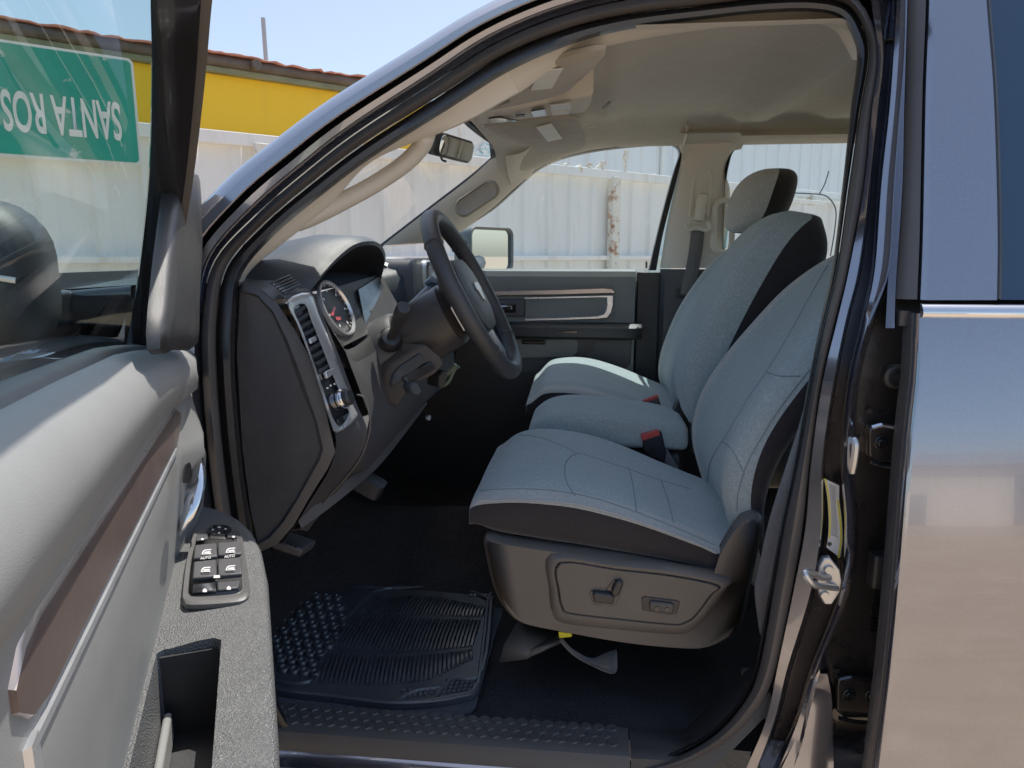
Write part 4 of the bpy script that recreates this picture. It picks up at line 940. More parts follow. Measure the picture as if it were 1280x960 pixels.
mb = MB(); mb.lathe(kc+FNV*.006, FNV, [(.0155, 0), (.0150, .012), (.012, .015), (.003, .0155)], 24); mb.obox(kc+FNV*.02+V((-.002, 0, -.013)), V((.004, 0, 0)), V((0, .003, 0)), V((0, 0, .026))); mb.build('headlight_knob', M['black'], DB)
mb = MB()
for x, y in ((409, 485), (413, 482), (418, 480), (422, 481), (428, 500)): mb.prism([face_pt(x+a, y+b, .0045) for a, b in ((-1, -1), (1.2, -1), (1.2, 1), (-1, 1))], FNV*.0004)
mb.build('dial_marks', M['white'], DB, smooth=False)
for x, y, mt in ((424, 525, 'gloss_black'), (431, 521, 'dash_pad')): mb = MB(); mb.prism([face_pt(x+a, y+b, .004) for a, b in ((-4, 0), (3, -5), (5, -1), (-2, 5))], FNV*.003); mb.build('fog_button', M[mt], DB, bev=.001)
# top pad
sec = []
for y, xr_, zr, zc in ((.135, -.53, 1.378, 1.393), (.20, -.52, 1.381, 1.397), (.26, -.52, 1.384, 1.402), (.66, -.50, 1.395, 1.425), (.72, -.43, 1.405, 1.432), (1.05, -.42, 1.41, 1.435), (1.12, -.50, 1.405, 1.432), (1.60, -.53, 1.395, 1.42)):
    sec.append([(xr_+.03, y, zr-.30), (xr_+.012, y, zr-.06), (xr_+.004, y, zr-.014), (xr_-.012, y, zr), (xr_-.06, y, zr+.010), (-.70, y, zc), (-.9, y, zc-.012), (-1.04, y, zc-.05)])
mb = MB(); mb.loft([sec[0], sec[1], sec[2]], mf=None)
mb.v, mb.f, mb.m = [], [], []
mb.loft([s_[2:] for s_ in sec[:3]]); mb.loft([s_[2:] for s_ in sec[2:4]]); mb.loft(sec[3:]); mb.build('top_pad', M['dash_pad'], DB, ang=50)
mb = MB(); mb.loft([[(-.44, .7, 1.36), (-.44, 1.62, 1.36)], [(-.46, .7, 1.2), (-.46, 1.62, 1.2)], [(-.50, .7, 1.0), (-.50, 1.62, 1.0)], [(-.62, .7, .93), (-.62, 1.62, .93)], [(-.9, .7, .92), (-.9, 1.62, .92)]]); mb.build('lower_dash', M['charcoal'], DB)
# defroster slot beside the end cap
mb = MB(); dv = [px(x, y, Y=yy) for x, y, yy in ((334, 357, .15), (357, 347, .215), (373, 361, .225), (353, 371, .16))]
nz_ = (dv[1]-dv[0]).cross(dv[3]-dv[0]).normalized()
if nz_.z < 0: nz_ = -nz_
mb.prism([p+nz_*.006 for p in dv], nz_*.002); mb.build('demister_slot', M['gloss_black'], DB, smooth=False)
for k in range(5):
    f = (k+.5)/5; a = dv[0].lerp(dv[3], f); b = dv[1].lerp(dv[2], f); mb = MB(); mb.tube([a+nz_*.009, a.lerp(b, .5)+nz_*.0105, b+nz_*.009], .0016, 6); mb.build('demister_slat', M['dash_pad'], DB)
# instrument hood
rim = [(381, 363, .245), (398, 341, .275), (418, 319, .325), (437, 304, .375), (455, 299, .43), (469, 301, .50), (477, 310, .57), (479, 324, .61), (474, 347, .64)]
rm = cr(P(*rim), 5); nr = len(rm)
def hoodring(dx, dz, sp_):
    return [p+V((dx, (p.y-.45)*sp_, dz*(.25+.75*min(1, max(0, (p.z-1.37)/.08))))) for p in rm]
mb = MB(); mb.loft([hoodring(.004, -.012, -.05), hoodring(.006, -.004, -.01), rm, hoodring(-.012, .006, .02), hoodring(-.09, .010, .06), hoodring(-.2, -.012, .16), hoodring(-.32, -.06, .3), hoodring(-.44, -.12, .3)]); mb.build('instrument_hood', M['dash_pad'], DB, ang=50)
cf = P((392, 372, .27), (427, 434, .285), (505, 394, .60), (474, 345, .635))
mb = MB(); mb.loft([hoodring(.003, -.012, -.05), [p+V((-.06, 0, -.006)) for p in hoodring(0, -.02, -.08)], [V((-.56, .27+.35*i/(nr-1), 1.375+.035*math.sin(math.pi*i/(nr-1)))) for i in range(nr)]]); mb.build('hood_lining', M['black'], DB)
CA, CB, CC, CD = cf; CN = (CB-CA).cross(CD-CA).normalized()
if CN.x < 0: CN = -CN
def cl(x, y, lift=0): d = ray(x, y); t_ = (CA-CAM).dot(CN)/d.dot(CN); return CAM+d*t_+CN*lift
mb = MB(); mb.prism([CA+(CA-CC)*.06, CB, CC, CD+(CD-CB)*.04], CN*-.01); mb.build('instrument_face', M['black'], DB, smooth=False)
gc_ = cl(419, 386); u1 = (CD-CA).normalized(); u2 = CN.cross(u1)
def gpt(a_, r_, l): return gc_+u1*(math.cos(a_)*r_)+u2*(math.sin(a_)*r_)+CN*l
GR = .058
mb = MB(); mb.loft([[gpt(2*math.pi*k/40, r_, l) for k in range(40)] for r_, l in ((GR, .0), (GR, .007), (GR*.94, .008), (GR*.90, .003))], closed=True); mb.build('gauge_ring', M['silver'], DB)
mb = MB()
for k in range(25):
    a_ = R(-60+300*k/24); l1 = .80 if k % 4 == 0 else .84
    mb.prism([gpt(a_-.02, GR*l1, .0012), gpt(a_+.02, GR*l1, .0012), gpt(a_+.015, GR*.9, .0012), gpt(a_-.015, GR*.9, .0012)], CN*.0004)
for k in range(7):
    a_ = R(-60+300*k/6); mb.prism([gpt(a_-.06, GR*.62, .0012), gpt(a_+.06, GR*.62, .0012), gpt(a_+.05, GR*.72, .0012), gpt(a_-.05, GR*.72, .0012)], CN*.0004)
mb.build('gauge_marks', M['white'], DB, smooth=False)
mb = MB(); d_ = [cl(x, y, .004) for x, y in ((415, 384), (417, 386), (414, 396), (411, 395))]; mb.prism(d_, CN*.001); d_ = [cl(x, y, .002) for x, y in ((418, 397), (424, 396), (425, 400), (420, 401))]; mb.prism(d_, CN*.0006); mb.build('gauge_needle', M['red'], DB, smooth=False)
mb = MB(); mb.prism([cl(x, y, .003) for x, y in ((445, 363), (471, 347), (493, 390), (454, 409))], CN*.003); mb.build('cluster_screen', M['screen'], DB, bev=.001)
# knee panel under the cluster
tp = P((389, 370, .25), (427, 436, .285), (468, 416, .42), (505, 395, .58), (540, 385, .72))
m0 = P((432, 440, .25), (447, 452, .30), (480, 432, .42), (520, 408, .58), (556, 398, .72)); m1_ = P((462, 520, .25), (474, 520, .30), (500, 500, .42), (535, 470, .58), (565, 450, .72))
b0_ = P((452, 568, .25), (455, 590, .30), (484, 558, .42), (530, 505, .58), (566, 462, .72)); b1_ = [p+V((-.10, 0, -.02)) for p in b0_]; b2_ = [p+V((-.3, 0, .0)) for p in b0_]
mb = MB(); mb.loft([cr(a, 5) for a in (tp, m0, m1_, b0_, b1_, b2_)], mf=lambda i, j: 1 if i == 0 else 0); mb.build('knee_panel', [M['charcoal'], M['black']], DB, ang=40)
mb = MB(); bt = [px(x, y, Y=yy) for x, y, yy in ((372, 664, .20), (405, 640, .25), (440, 612, .31), (470, 585, .40), (500, 548, .50), (530, 508, .60))]
mb.loft([cr([p+V((-.03, .04, .05)) for p in bt], 4), cr([p+V((0, .0, .028)) for p in bt], 4), cr([p+V((.008, 0, .006)) for p in bt], 4), cr([p+V((-.02, .02, -.006)) for p in bt], 4), cr([p+V((-.2, .05, .0)) for p in bt], 4)]); mb.build('lower_skirt', M['charcoal'], DB, ang=50)
mb = MB(); mb.loft([[p for p in cr([e1[i] for i in range(6, 11)], 3)], cr([px(x, y, Y=.27) for x, y in ((462, 540), (448, 580), (415, 622), (395, 650), (385, 664))], 3), cr([px(x, y, Y=.34)+V((-.12, 0, .03)) for x, y in ((462, 540), (448, 580), (415, 622), (395, 650), (385, 664))], 3)]); mb.build('lower_edge', M['charcoal'], DB)
mb = MB(); sm_ = [px(x, y, Y=.246) for x, y in ((444, 493), (453, 497), (459, 515), (460, 540), (446, 577), (411, 619), (385, 648))]; mb.tube(cr([p+V((.003, 0, 0)) for p in sm_], 4), .0016, 6); mb.build('panel_seam', M['seat_base'], DB)
# hood-release / brake panel on the knee bolster
Rl = empty('release_panel', parent=T)
def kp(pts, Yv, dx): return [px(x, y, Y=Yv)+V((dx, 0, 0)) for x, y in pts]
KP = [(476, 486), (478, 466), (486, 455), (512, 438), (528, 430), (548, 446), (552, 456), (540, 468), (512, 482), (494, 508), (484, 504)]
mb = MB(); mb.prism(kp(KP, .37, .006), (-.05, .03, 0)); mb.build('panel_body', plain('brown_black_plastic', (.045, .038, .034), .4, grain=.3), Rl, bev=.004)
mb = MB(); mb.prism(kp([(484, 480), (487, 468), (494, 459), (521, 441), (526, 448), (524, 455), (486, 484)], .366, .008), (-.012, .01, 0)); mb.build('storage_lid', M['screen'], Rl, bev=.002)
mb = MB(); mb.prism(kp([(497, 472), (534, 452), (541, 461), (505, 480)], .364, .008), (-.012, .01, 0)); mb.build('handle_recess', M['gloss_black'], Rl, bev=.002)
mb = MB(); mb.prism(kp([(502, 484), (506, 478), (514, 478), (520, 490), (514, 496), (506, 493)], .352, .014), (-.02, .02, 0)); mb.build('release_handle', M['dash_pad'], Rl, bev=.004)
mb = MB(); mb.prism(kp([(547, 470), (556, 462), (561, 470), (553, 486), (547, 484)], .44, .0), (-.03, .03, 0)); mb.build('brake_release', M['black'], Rl, bev=.003)
mb = MB(); mb.tube(cr(kp([(549, 484), (560, 478), (568, 462), (574, 458)], .5, .0), 4), .004, 6); mb.tube(cr(kp([(556, 470), (566, 460), (570, 456)], .5, .0), 4), .006, 6); mb.build('wiring', plain('green_wire', (.10, .14, .10), .4), Rl)
mb = MB(); mb.disc(px(534, 522, Y=.56), (1, -.5, 0), .006, .006, 12); mb.build('panel_clip', M['silver'], Rl)
# centre stack seen behind the wheel
cs = empty('centre_stack', parent=T)
mb = MB(); rbox(mb, (-.47, .90, 1.24), (.10, .40, .38), r=.03, axis=0); mb.build('stack_body', M['charcoal'], cs, ang=40)
mb = MB(); a = P((482, 331, .70), (500, 324, .74), (520, 324, .86), (535, 327, .92)); b = P((486, 343, .70), (503, 341, .74), (512, 356, .74), (522, 366, .76)); mb.loft([cr([p+V((-.04, 0, .004)) for p in a], 4), cr(a, 4), cr([p.lerp(q, .6)+V((.004, 0, 0)) for p, q in zip(a, b)], 4), cr(b, 4), cr([p+V((-.05, 0, -.01)) for p in b], 4)]); mb.build('stack_bezel', M['silver'], cs, ang=60)
c = px(530, 346, Y=.82)
mb = MB(); mb.loft([[c+V((dx, a*k, b*k)) for a, b in rrect(.075, .085, .022, 5)] for dx, k in ((-.03, 1.05), (.012, 1.0), (.014, .92), (.012, .86), (-.02, .82))], closed=True); mb.build('vent_bezel', M['silver'], cs)
mb = MB(); mb.prism([c+V((-.008, a*.85, b*.85)) for a, b in rrect(.075, .085, .02, 5)], (-.005, 0, 0)); mb.build('vent_recess', M['gloss_black'], cs, smooth=False)
for k in range(4): mb = MB(); mb.obox(c+V((-.005, -.03, -.032+k*.018)), (.012, 0, -.003), (0, .06, 0), (0, 0, .003)); mb.build('vent_louvre', M['black'], cs)

# ================================================================ steering column and wheel
wt, wb = px(537, 264, Y=.47), px(645, 470, Y=.47)
wc = (wt+wb)/2; wu = (wt-wb).normalized(); wn_ = V((wu.z, 0, -wu.x)).normalized(); wy = V((0, 1, 0)); RR_ = (wt-wb).length/2-.016
if wn_.x < 0: wn_ = -wn_
SC = empty('steering_column', parent=T)
def csec(d, a_, b_, off=0): return [wc-wn_*d+wu*(b_*math.sin(2*math.pi*k/24)+off)+wy*(a_*math.copysign(abs(math.cos(2*math.pi*k/24))**.7, math.cos(2*math.pi*k/24))) for k in range(24)]
mb = MB(); mb.loft([csec(.045, .06, .055, -.012), csec(.06, .075, .068, -.014), csec(.12, .075, .070, -.020), csec(.18, .07, .066, -.026), csec(.26, .07, .07, -.026)], closed=True, caps=True); mb.build('column_shroud', plain('column_plastic', (.034, .029, .026), .42, grain=.3), SC)
mb = MB(); mb.loft([csec(.175, .078, .074, -.03), csec(.185, .084, .08, -.03), csec(.26, .09, .085, -.03)], closed=True, caps=True); mb.build('column_collar', M['charcoal'], SC)
sk = px(489, 421, Y=.365); tip = px(505, 384, Y=.275)
dv_ = (tip-sk).normalized()
mb = MB(); mb.lathe(sk-dv_*.02, dv_, [(.026, 0), (.025, .012), (.019, .022), (.012, .024)], 20); mb.build('stalk_boot', M['rubber'], SC)
L_ = (tip-sk).length
mb = MB(); mb.lathe(sk, dv_, [(.009, 0), (.0095, L_*.4), (.0125, L_*.42), (.0135, L_*.7), (.0125, L_*.72), (.0125, L_*.74), (.0145, L_*.76), (.0145, L_*.96), (.012, L_), (.002, L_*1.005)], 20); mb.build('indicator_stalk', M['black'], SC)
sh0, sh1 = px(498, 402, Y=.53), px(540, 358, Y=.60)
mb = MB(); mb.tube([sh0, sh0.lerp(sh1, .7), sh1], [.014, .011, .010], 10); mb.tube([sh1+V((-.012, 0, .004)), sh1+V((.0, 0, .012)), sh1+V((.022, 0, .006))], [.010, .013, .008], 10, flat=1.3); mb.build('gear_lever', plain('bluish_lever', (.10, .12, .14), .35), SC)
SW_ = empty('steering_wheel', parent=T)
path = [wc+wu*(RR_*math.cos(2*math.pi*k/72))+wy*(RR_*math.sin(2*math.pi*k/72)) for k in range(72)]
leather = plain('wheel_leather', (.024, .024, .026), .42, grain=.5, gscale=1300)
mb = MB(); rings = []
for k in range(72):
    a_ = 2*math.pi*k/72; d_ = wu*math.cos(a_)+wy*math.sin(a_); grip = .0165+.0012*math.cos(2*a_)
    sc_ = 1.0+(.03*abs(math.sin(k*1.7)) if 8 < k % 72 < 16 or 56 < k < 64 else 0)
    rings.append([wc+d_*RR_+d_*(grip*sc_*math.cos(2*math.pi*j/14))+wn_*(grip*1.12*math.sin(2*math.pi*j/14)) for j in range(14)])
mb.loft(rings, closed=True, loop=True); mb.build('rim', leather, SW_)
for k in (10, 26, 46, 62):
    a_ = 2*math.pi*k/72; d_ = wu*math.cos(a_)+wy*math.sin(a_)
    mb = MB(); mb.tube([wc+d_*RR_+d_*(.0172*math.cos(2*math.pi*j/20))+wn_*(.0193*math.sin(2*math.pi*j/20)) for j in range(20)], .0009, 5, closed=True); mb.build('rim_seam', M['charcoal'], SW_)
def hubsec(l, k, sh=0): return [wc+wn_*l+wu*(b*k*(1.0)+sh)+wy*(a*k) for a, b in rrect(.20, .17, .06, 5)]
mb = MB(); mb.loft([hubsec(-.045, .75), hubsec(-.03, .95), hubsec(-.008, 1), hubsec(.006, .93), hubsec(.012, .7), hubsec(.014, .3)], closed=True, caps=True); mb.build('hub_cover', M['black'], SW_)
mb = MB()
for ang in (100, 260): 
    a_ = R(ang); d_ = wu*math.cos(a_)+wy*math.sin(a_); e_ = d_.cross(wn_)
    mb.loft([[wc+d_*r_+e_*(a*w_)+wn_*(b*.5-.012) for a, b in rrect(1, .03, .012, 3)] for r_, w_ in ((.07, .075), (.12, .06), (RR_, .05))], closed=True, caps=True)
mb.build('spoke', M['silver'], SW_, ang=50)
mb = MB()
for ang in (155, 205):
    a_ = R(ang); d_ = wu*math.cos(a_)+wy*math.sin(a_); e_ = d_.cross(wn_)
    mb.loft([[wc+d_*r_+e_*(a*w_)+wn_*(b*.5-.014) for a, b in rrect(1, .026, .01, 3)] for r_, w_ in ((.06, .05), (.12, .034), (RR_, .03))], closed=True, caps=True)
mb.build('spoke', M['silver'], SW_, ang=50)
em = plain('hub_emblem_metal', (.6, .6, .62), .25, .8); mb = MB()
mb.prism([wc+wn_*.0145+wu*(b*.9)+wy*(a*.9) for a, b in ((0, -.026), (.012, -.018), (.017, .0), (.030, .006), (.028, .020), (.016, .026), (0, .022), (-.016, .026), (-.028, .020), (-.030, .006), (-.017, 0), (-.012, -.018))], wn_*.003); mb.build('hub_emblem', em, SW_, bev=.001)
# ================================================================ seats
DS = empty('driver_seat', parent=T)
zpip = [(-.21, .975), (-.12, .984), (-.02, .979), (.085, .955), (.187, .92), (.25, .895), (.32, .875)]
zfar = [(-.21, .97), (-.146, 1.004), (-.097, 1.008), (.009, .996), (.092, .968), (.181, .928), (.294, .885), (.34, .87)]
zbot = [(-.2, .922), (-.184, .909), (-.068, .89), (.087, .874), (.24, .856), (.32, .845)]
def cush_sec(x, k, y0, y1, zp, zf, zb, crown, bol):
    """k squeezes the section towards its middle for the rounded front"""
    w_ = y1-y0; ym = (y0+y1)/2
    pr = [(0.02, zb, 0), (0.0, lerp(zb, zp, .35), 0), (.004, lerp(zb, zp, .8), 0), (.012, zp, 1), (.03, zp+.010, 1), (.085, zp+bol*.9, 1), (.16, lerp(zp, zf, .2)+crown*.75, 2), (.23, lerp(zp, zf, .25)+crown*.55, 2), (.5, lerp(zp, zf, .5)+crown, 2), (.76, lerp(zp, zf, .8)+crown*.5, 2), (.83, lerp(zp, zf, .85)+crown*.75, 1),
          (.915, zf+.001, 1), (.975, zf-.012, 1), (.99, zf-.03, 1), (1.0, lerp(zb, zf, .5), 0), (.98, zb, 0)]
    return [V((x, y0+f*w_, zb+(z-zb)*k)) for f, z, m in pr]
def cushion(xs, y0, y1, zp, zf, zb, crown, bol, name, parent, fx=0):
    rings = []
    x0 = xs[0]
    for dx, k in ((-.004, .35), (-.010, .66), (-.004, .86), (.012, .965)):
        rings.append(cush_sec(x0+dx, k, y0+(.012 if k < .7 else .005), y1-.01, itp(zp, x0), itp(zf, x0), itp(zb, x0), crown*.6, bol*.7))
    for x in xs[1:]:
        rings.append(cush_sec(x, 1, y0, y1, itp(zp, x), itp(zf, x), itp(zb, x), crown, bol))
    nr_ = len(rings)
    def mf(i, j):
        if j in (0, 1, 2, 13, 14, 15): return 1
        if 5 <= j <= 9 and i > 0: return 2
        return 0
    mb = MB(); mb.loft(rings, closed=True, mf=mf, caps=False)
    o = len(mb.v); mb.f.append(tuple(range(15, -1, -1))); mb.m.append(1); mb.f.append(tuple(o-16+j for j in range(16))); mb.m.append(1)
    return mb.build(name, [M['cloth'] if fx == 0 else M['cloth_blue'], M['cloth_dark'], M['cloth_blue']], parent, sharp=False, sub=2)
xs = [-.208, -.17, -.12, -.07, -.015, .04, .10, .16, .22, .28, .32]
DCU = cushion(xs, .238, .755, zpip, zfar, zbot, .030, .018, 'cushion', DS)
# light piping along the near edge, and the sewn grooves
pp = [px(x, y, Y=.238) for x, y in ((598, 626), (620, 626), (649, 625), (717, 630), (786, 648), (855, 673), (896, 691))]
mb = MB(); mb.tube(cr(pp, 5), .0028, 6); mb.build('piping', plain('light_piping', (.34, .36, .37), .8), DS)
def ztop(x, f):
    zp_, zf_ = itp(zpip, x), itp(zfar, x)
    tab = [(.012, zp_), (.085, zp_+.016), (.16, lerp(zp_, zf_, .2)+.022), (.23, lerp(zp_, zf_, .25)+.0165), (.5, lerp(zp_, zf_, .5)+.03), (.76, lerp(zp_, zf_, .8)+.015), (.83, lerp(zp_, zf_, .85)+.022), (.915, zf_)]
    return itp(tab, f)
def seen_on(o, pts, lift=.0008):
    """points where the photo's lines of sight meet the surface of o"""
    bpy.context.view_layer.update(); ev = o.evaluated_get(bpy.context.evaluated_depsgraph_get()); out = []
    for p in pts:
        ok, loc, nor, _ = ev.ray_cast(CAM, ray(p[0], p[1]).normalized())
        if ok: out.append(loc-ray(p[0], p[1]).normalized()*lift)
    return out
def seam(o, pts, parent, r=.0013, mat=None, n=6):
    pts2 = cr([V((x, y, 0)) for x, y in pts], n); q = seen_on(o, pts2)
    if len(q) > 2: mb = MB(); mb.tube(q, r, 5); mb.build('seam', mat or M['seam'], parent)
M['seam'] = plain('seam_thread', (.20, .26, .28), .9)
def onseat(x, f, up=.0): return V((x, .238+f*.517, ztop(x, f)+up))
# backrest
xf = [(.80, .33), (.86, .300), (.93, .275), (1.0, .256), (1.077, .262), (1.148, .288), (1.19, .318), (1.232, .347), (1.275, .38), (1.375, .455), (1.43, .52), (1.465, .575), (1.485, .62)]
thk = [(.86, .05), (.95, .075), (1.1, .10), (1.3, .13), (1.43, .12), (1.485, .05)]
def back_sec(z, y0, y1, xf_, th, rec, wrap=.05):
    w_ = y1-y0; x = itp(xf_, z); t_ = itp(th, z)
    sx = .02
    pr = [(.06, t_), (.0, t_*.8), (-.004, t_*.6), (.0, wrap), (.02, .018), (.085, -.001), (.16, .006), (.22, rec), (.5, rec*.8), (.78, rec), (.84, .006), (.915, -.001), (.98, .018), (1.0, wrap), (1.004, t_*.6), (1.0, t_*.8), (.94, t_), (.5, t_+.015)]
    tilt = .55
    return [V((x+d, y0+f*w_, z-(d-0)*tilt*.35)) for f, d in pr]
def backrest(zs, y0f, y1f, xf_, th, rec, name, parent, wrap=.05, mats=None, mf_=None):
    rings = [back_sec(z, y0f(z), y1f(z), xf_, th, rec, wrap) for z in zs]
    n_ = len(rings[0])
    def mf(i, j):
        if j in (0, 1, 2) or j in (13, 14, 15, 16, 17): return 1
        if i == 0 and False: return 1
        if 3 <= j <= 9: return 2
        return 0
    mb = MB(); mb.loft(rings, closed=True, mf=mf_ or mf, caps=True)
    return mb.build(name, mats or [M['cloth'], M['cloth_dark'], M['cloth_blue']], parent, sharp=False, sub=2)
zs = [.80, .82, .88, .94, 1.0, 1.06, 1.12, 1.18, 1.24, 1.30, 1.36, 1.41, 1.445, 1.47, 1.48]
nf = lambda z: itp([(.88, .262), (1.0, .25), (1.25, .27), (1.38, .31), (1.45, .36), (1.48, .42)], z)
ff = lambda z: itp([(.88, .73), (1.0, .755), (1.25, .75), (1.38, .72), (1.45, .66), (1.48, .58)], z)
DBK = backrest(zs, nf, ff, xf, thk, .022, 'backrest', DS)
seam(DCU, [(719, 620), (710, 606), (706, 592), (708, 577), (722, 567), (745, 573), (785, 586), (825, 600), (862, 611)], DS)
seam(DCU, [(786, 585), (791, 605), (796, 640)], DS); seam(DCU, [(826, 600), (834, 622), (842, 653)], DS)
seam(DCU, [(638, 543), (670, 546), (700, 556), (722, 567)], DS)
seam(DCU, [(600, 613), (640, 611), (690, 613), (740, 622), (795, 640), (850, 662), (893, 681)], DS)
seam(DBK, [(884, 603), (886, 585), (893, 567), (908, 543), (935, 498), (962, 458), (985, 420), (1010, 375), (1034, 332)], DS)
seam(DBK, [(921, 640), (923, 615), (934, 580), (950, 550), (975, 510), (1012, 462)], DS)
seam(DBK, [(903, 552), (915, 562), (929, 590)], DS); seam(DBK, [(958, 465), (975, 470), (1000, 470)], DS)
# headrest (behind the door pillar from here)
def headrest(c, parent, sx=.085, sy=.135, sz=.10, cutx=-.02, slope=.35):
    mb = MB(); rings = []; nn_ = 20
    for i in range(13):
        ph = -math.pi/2+math.pi*i/12; r_ = math.cos(ph)**.6 if math.cos(ph) > 0 else 0; z = math.sin(ph)
        rings.append([c+V((sx*r_*math.copysign(abs(math.cos(a))**.75, math.cos(a))+.035*z, sy*r_*math.copysign(abs(math.sin(a))**.75, math.sin(a)), sz*math.copysign(abs(z)**.8, z))) for a in [2*math.pi*k/nn_ for k in range(nn_)]])
    def mf(i, j):
        p = rings[i][j]-c; return 1 if p.x-.035*p.z/sz > cutx+slope*(p.y+sy)*.3 else 0
    mb.loft(rings, closed=True, mf=mf); mb.build('headrest', [M['cloth'], M['cloth_dark']], parent, sharp=False, sub=1)
    for dy in (-.05, .05): mb = MB(); mb.tube([c+V((-.01, dy, -sz*.8)), c+V((-.05, dy, -sz-.10))], .007, 8); mb.build('headrest_post', M['steel'], parent)
headrest(V((.66, .51, 1.60)), DS)
# base valance
va = [(605, 674), (607, 700), (616, 737), (629, 761), (649, 779), (698, 790), (777, 804), (842, 811), (885, 811), (916, 796), (931, 776), (940, 735), (950, 690), (956, 655), (949, 645), (938, 647), (924, 660), (906, 690), (899, 710), (888, 716), (786, 700), (683, 686), (630, 678)]
def vring(Yv, k=0):
    pts = [px(x, y, Y=Yv) for x, y in va]; c_ = V((.07, Yv, .83))
    return [p+(c_-p)*k for p in pts]
base = [px(x, y, Y=.222) for x, y in va]; bc = V((.07, .222, .81))
def sc_ring(pts, k, dy): return [V((bc.x+(p.x-bc.x)*k, p.y+dy, bc.z+(p.z-bc.z)*k)) for p in pts]
mb = MB(); B_ = cr(base, 4, True)
mb.prism(sc_ring(B_, .99, .034), (0, .004, 0)); mb.loft([sc_ring(B_, 1.0, .04), sc_ring(B_, 1.0, .03), sc_ring(B_, 1.0, .012), sc_ring(B_, .985, .002), sc_ring(B_, .955, -.003)], closed=True)
mb.prism(sc_ring(B_, .955, -.003), (0, .004, 0)); mb.build('base_valance', M['seat_base'], DS, ang=40)
pn = [(700, 703), (770, 711), (840, 719), (896, 731), (888, 742), (868, 768), (855, 776), (840, 778), (770, 771), (712, 764), (703, 757), (699, 740)]
pp_ = [px(x, y, Y=.214) for x, y in pn]; c_ = sum(pp_, V())/len(pp_)
mb = MB(); PR = cr(pp_, 4, True)
PB = [(x, y) for x, y in ((688, 692), (770, 700), (845, 707), (912, 722), (905, 740), (880, 775), (862, 790), (840, 793), (770, 787), (704, 779), (690, 765), (686, 735))]
PBr = cr([px(x, y, Y=.219) for x, y in PB], 4, True)
mb.loft([[p+V((0, .01, 0)) for p in PBr], PBr, [p.lerp(q, .5)+V((0, -.007, 0)) for p, q in zip(PBr, PR)], [p.lerp(q, .85)+V((0, -.005, 0)) for p, q in zip(PBr, PR)], [p+V((0, .003, 0)) for p in PR]], closed=True); mb.build('switch_surround', M['seat_base'], DS, ang=50)
mb = MB(); mb.loft([[p+V((0, .006, 0)) for p in PR], [p.lerp(c_, .006)+V((0, -.004, 0)) for p in PR], [p.lerp(c_, .02)+V((0, -.006, 0)) for p in PR]], closed=True); mb.prism([p.lerp(c_, .02)+V((0, -.006, 0)) for p in PR], (0, .004, 0)); mb.build('switch_panel', M['seat_base'], DS, ang=40)
def sprism(name, pts, Yv, d, mat, bev=.002):
    mb = MB(); mb.prism([px(x, y, Y=Yv) for x, y in pts], (0, d, 0)); return mb.build(name, mat, DS, bev=bev)
sprism('switch_recess', [(737, 741), (741, 737), (757, 738), (768, 724), (776, 723), (780, 728), (774, 748), (768, 757), (742, 756)], .2065, .004, M['gloss_black'], .001)
sprism('seat_switch', [(740, 744), (744, 741), (764, 744), (769, 748), (766, 756), (743, 754)], .196, .012, M['black'], .003)
sprism('recline_switch', [(764, 741), (770, 728), (776, 726), (779, 731), (773, 746), (767, 747)], .196, .012, M['black'], .003)
sprism('lumbar_bezel', [(802, 748), (806, 746), (846, 751), (850, 753), (846, 768), (840, 769), (803, 763)], .2055, .004, M['black'], .001)
sprism('lumbar_switch', [(813, 752), (841, 755), (843, 758), (841, 767), (814, 764), (812, 760)], .200, .008, M['charcoal'], .002)
mb = MB()
for x, y in ((821, 761), (834, 762)): mb.disc(px(x, y, Y=.1995), (0, -1, 0), .0042, .0015, 14)
mb.build('lumbar_dimple', M['gloss_black'], DS)
mb = MB(); mb.prism([px(x, y, Y=.235) for x, y in ((906, 690), (918, 672), (938, 647), (950, 645), (944, 660), (922, 684), (912, 700), (905, 708))], (0, .03, 0)); mb.build('hinge_cover', M['gloss_black'], DS, bev=.004)
mb = MB(); mb.prism([px(x, y, Y=.26) for x, y in ((898, 700), (906, 690), (910, 697), (905, 712), (898, 716))], (0, .02, 0)); mb.build('cushion_tail', M['cloth_dark'], DS, bev=.004)
mb = MB(); mb.obox((-.15, .26, .74), (.44, 0, 0), (0, .46, 0), (0, 0, .12)); mb.build('seat_frame', M['black'], DS, bev=.02)
# floor bracket, yellow tag and strap under the seat
mb = MB(); mb.loft([[px(x, y, Y=.34) for x, y in ((646, 778), (700, 790), (705, 800))], [px(x, y, Y=.30) for x, y in ((630, 806), (664, 812), (700, 803))], [px(x, y, Y=.29) for x, y in ((624, 828), (658, 824), (676, 815))]]); mb.build('rail_cover', M['seat_base'], DS, solid=.006)
for y in (.46, .66): mb = MB(); mb.obox((-.12, y, .60), (.44, 0, 0), (0, .05, 0), (0, 0, .05)); mb.obox((-.05, y+.01, .64), (.32, 0, 0), (0, .03, 0), (0, 0, .09)); mb.build('seat_rail', M['black'], DS, bev=.006)
mb = MB(); mb.prism([px(x, y, Y=.27) for x, y in ((698, 790), (714, 792), (715, 796), (699, 798))], (0, .01, .0)); mb.build('yellow_tag', M['yellow'], DS, bev=.001)
mb = MB(); a = P((702, 798, .27), (716, 812, .27), (738, 823, .28), (757, 816, .30), (770, 812, .33)); b = P((700, 801, .26), (716, 818, .26), (740, 832, .265), (768, 842, .28), (771, 818, .32)); mb.loft([cr(a, 5), cr(b, 5)]); mb.build('loose_strap', M['belt'], DS, solid=.003)
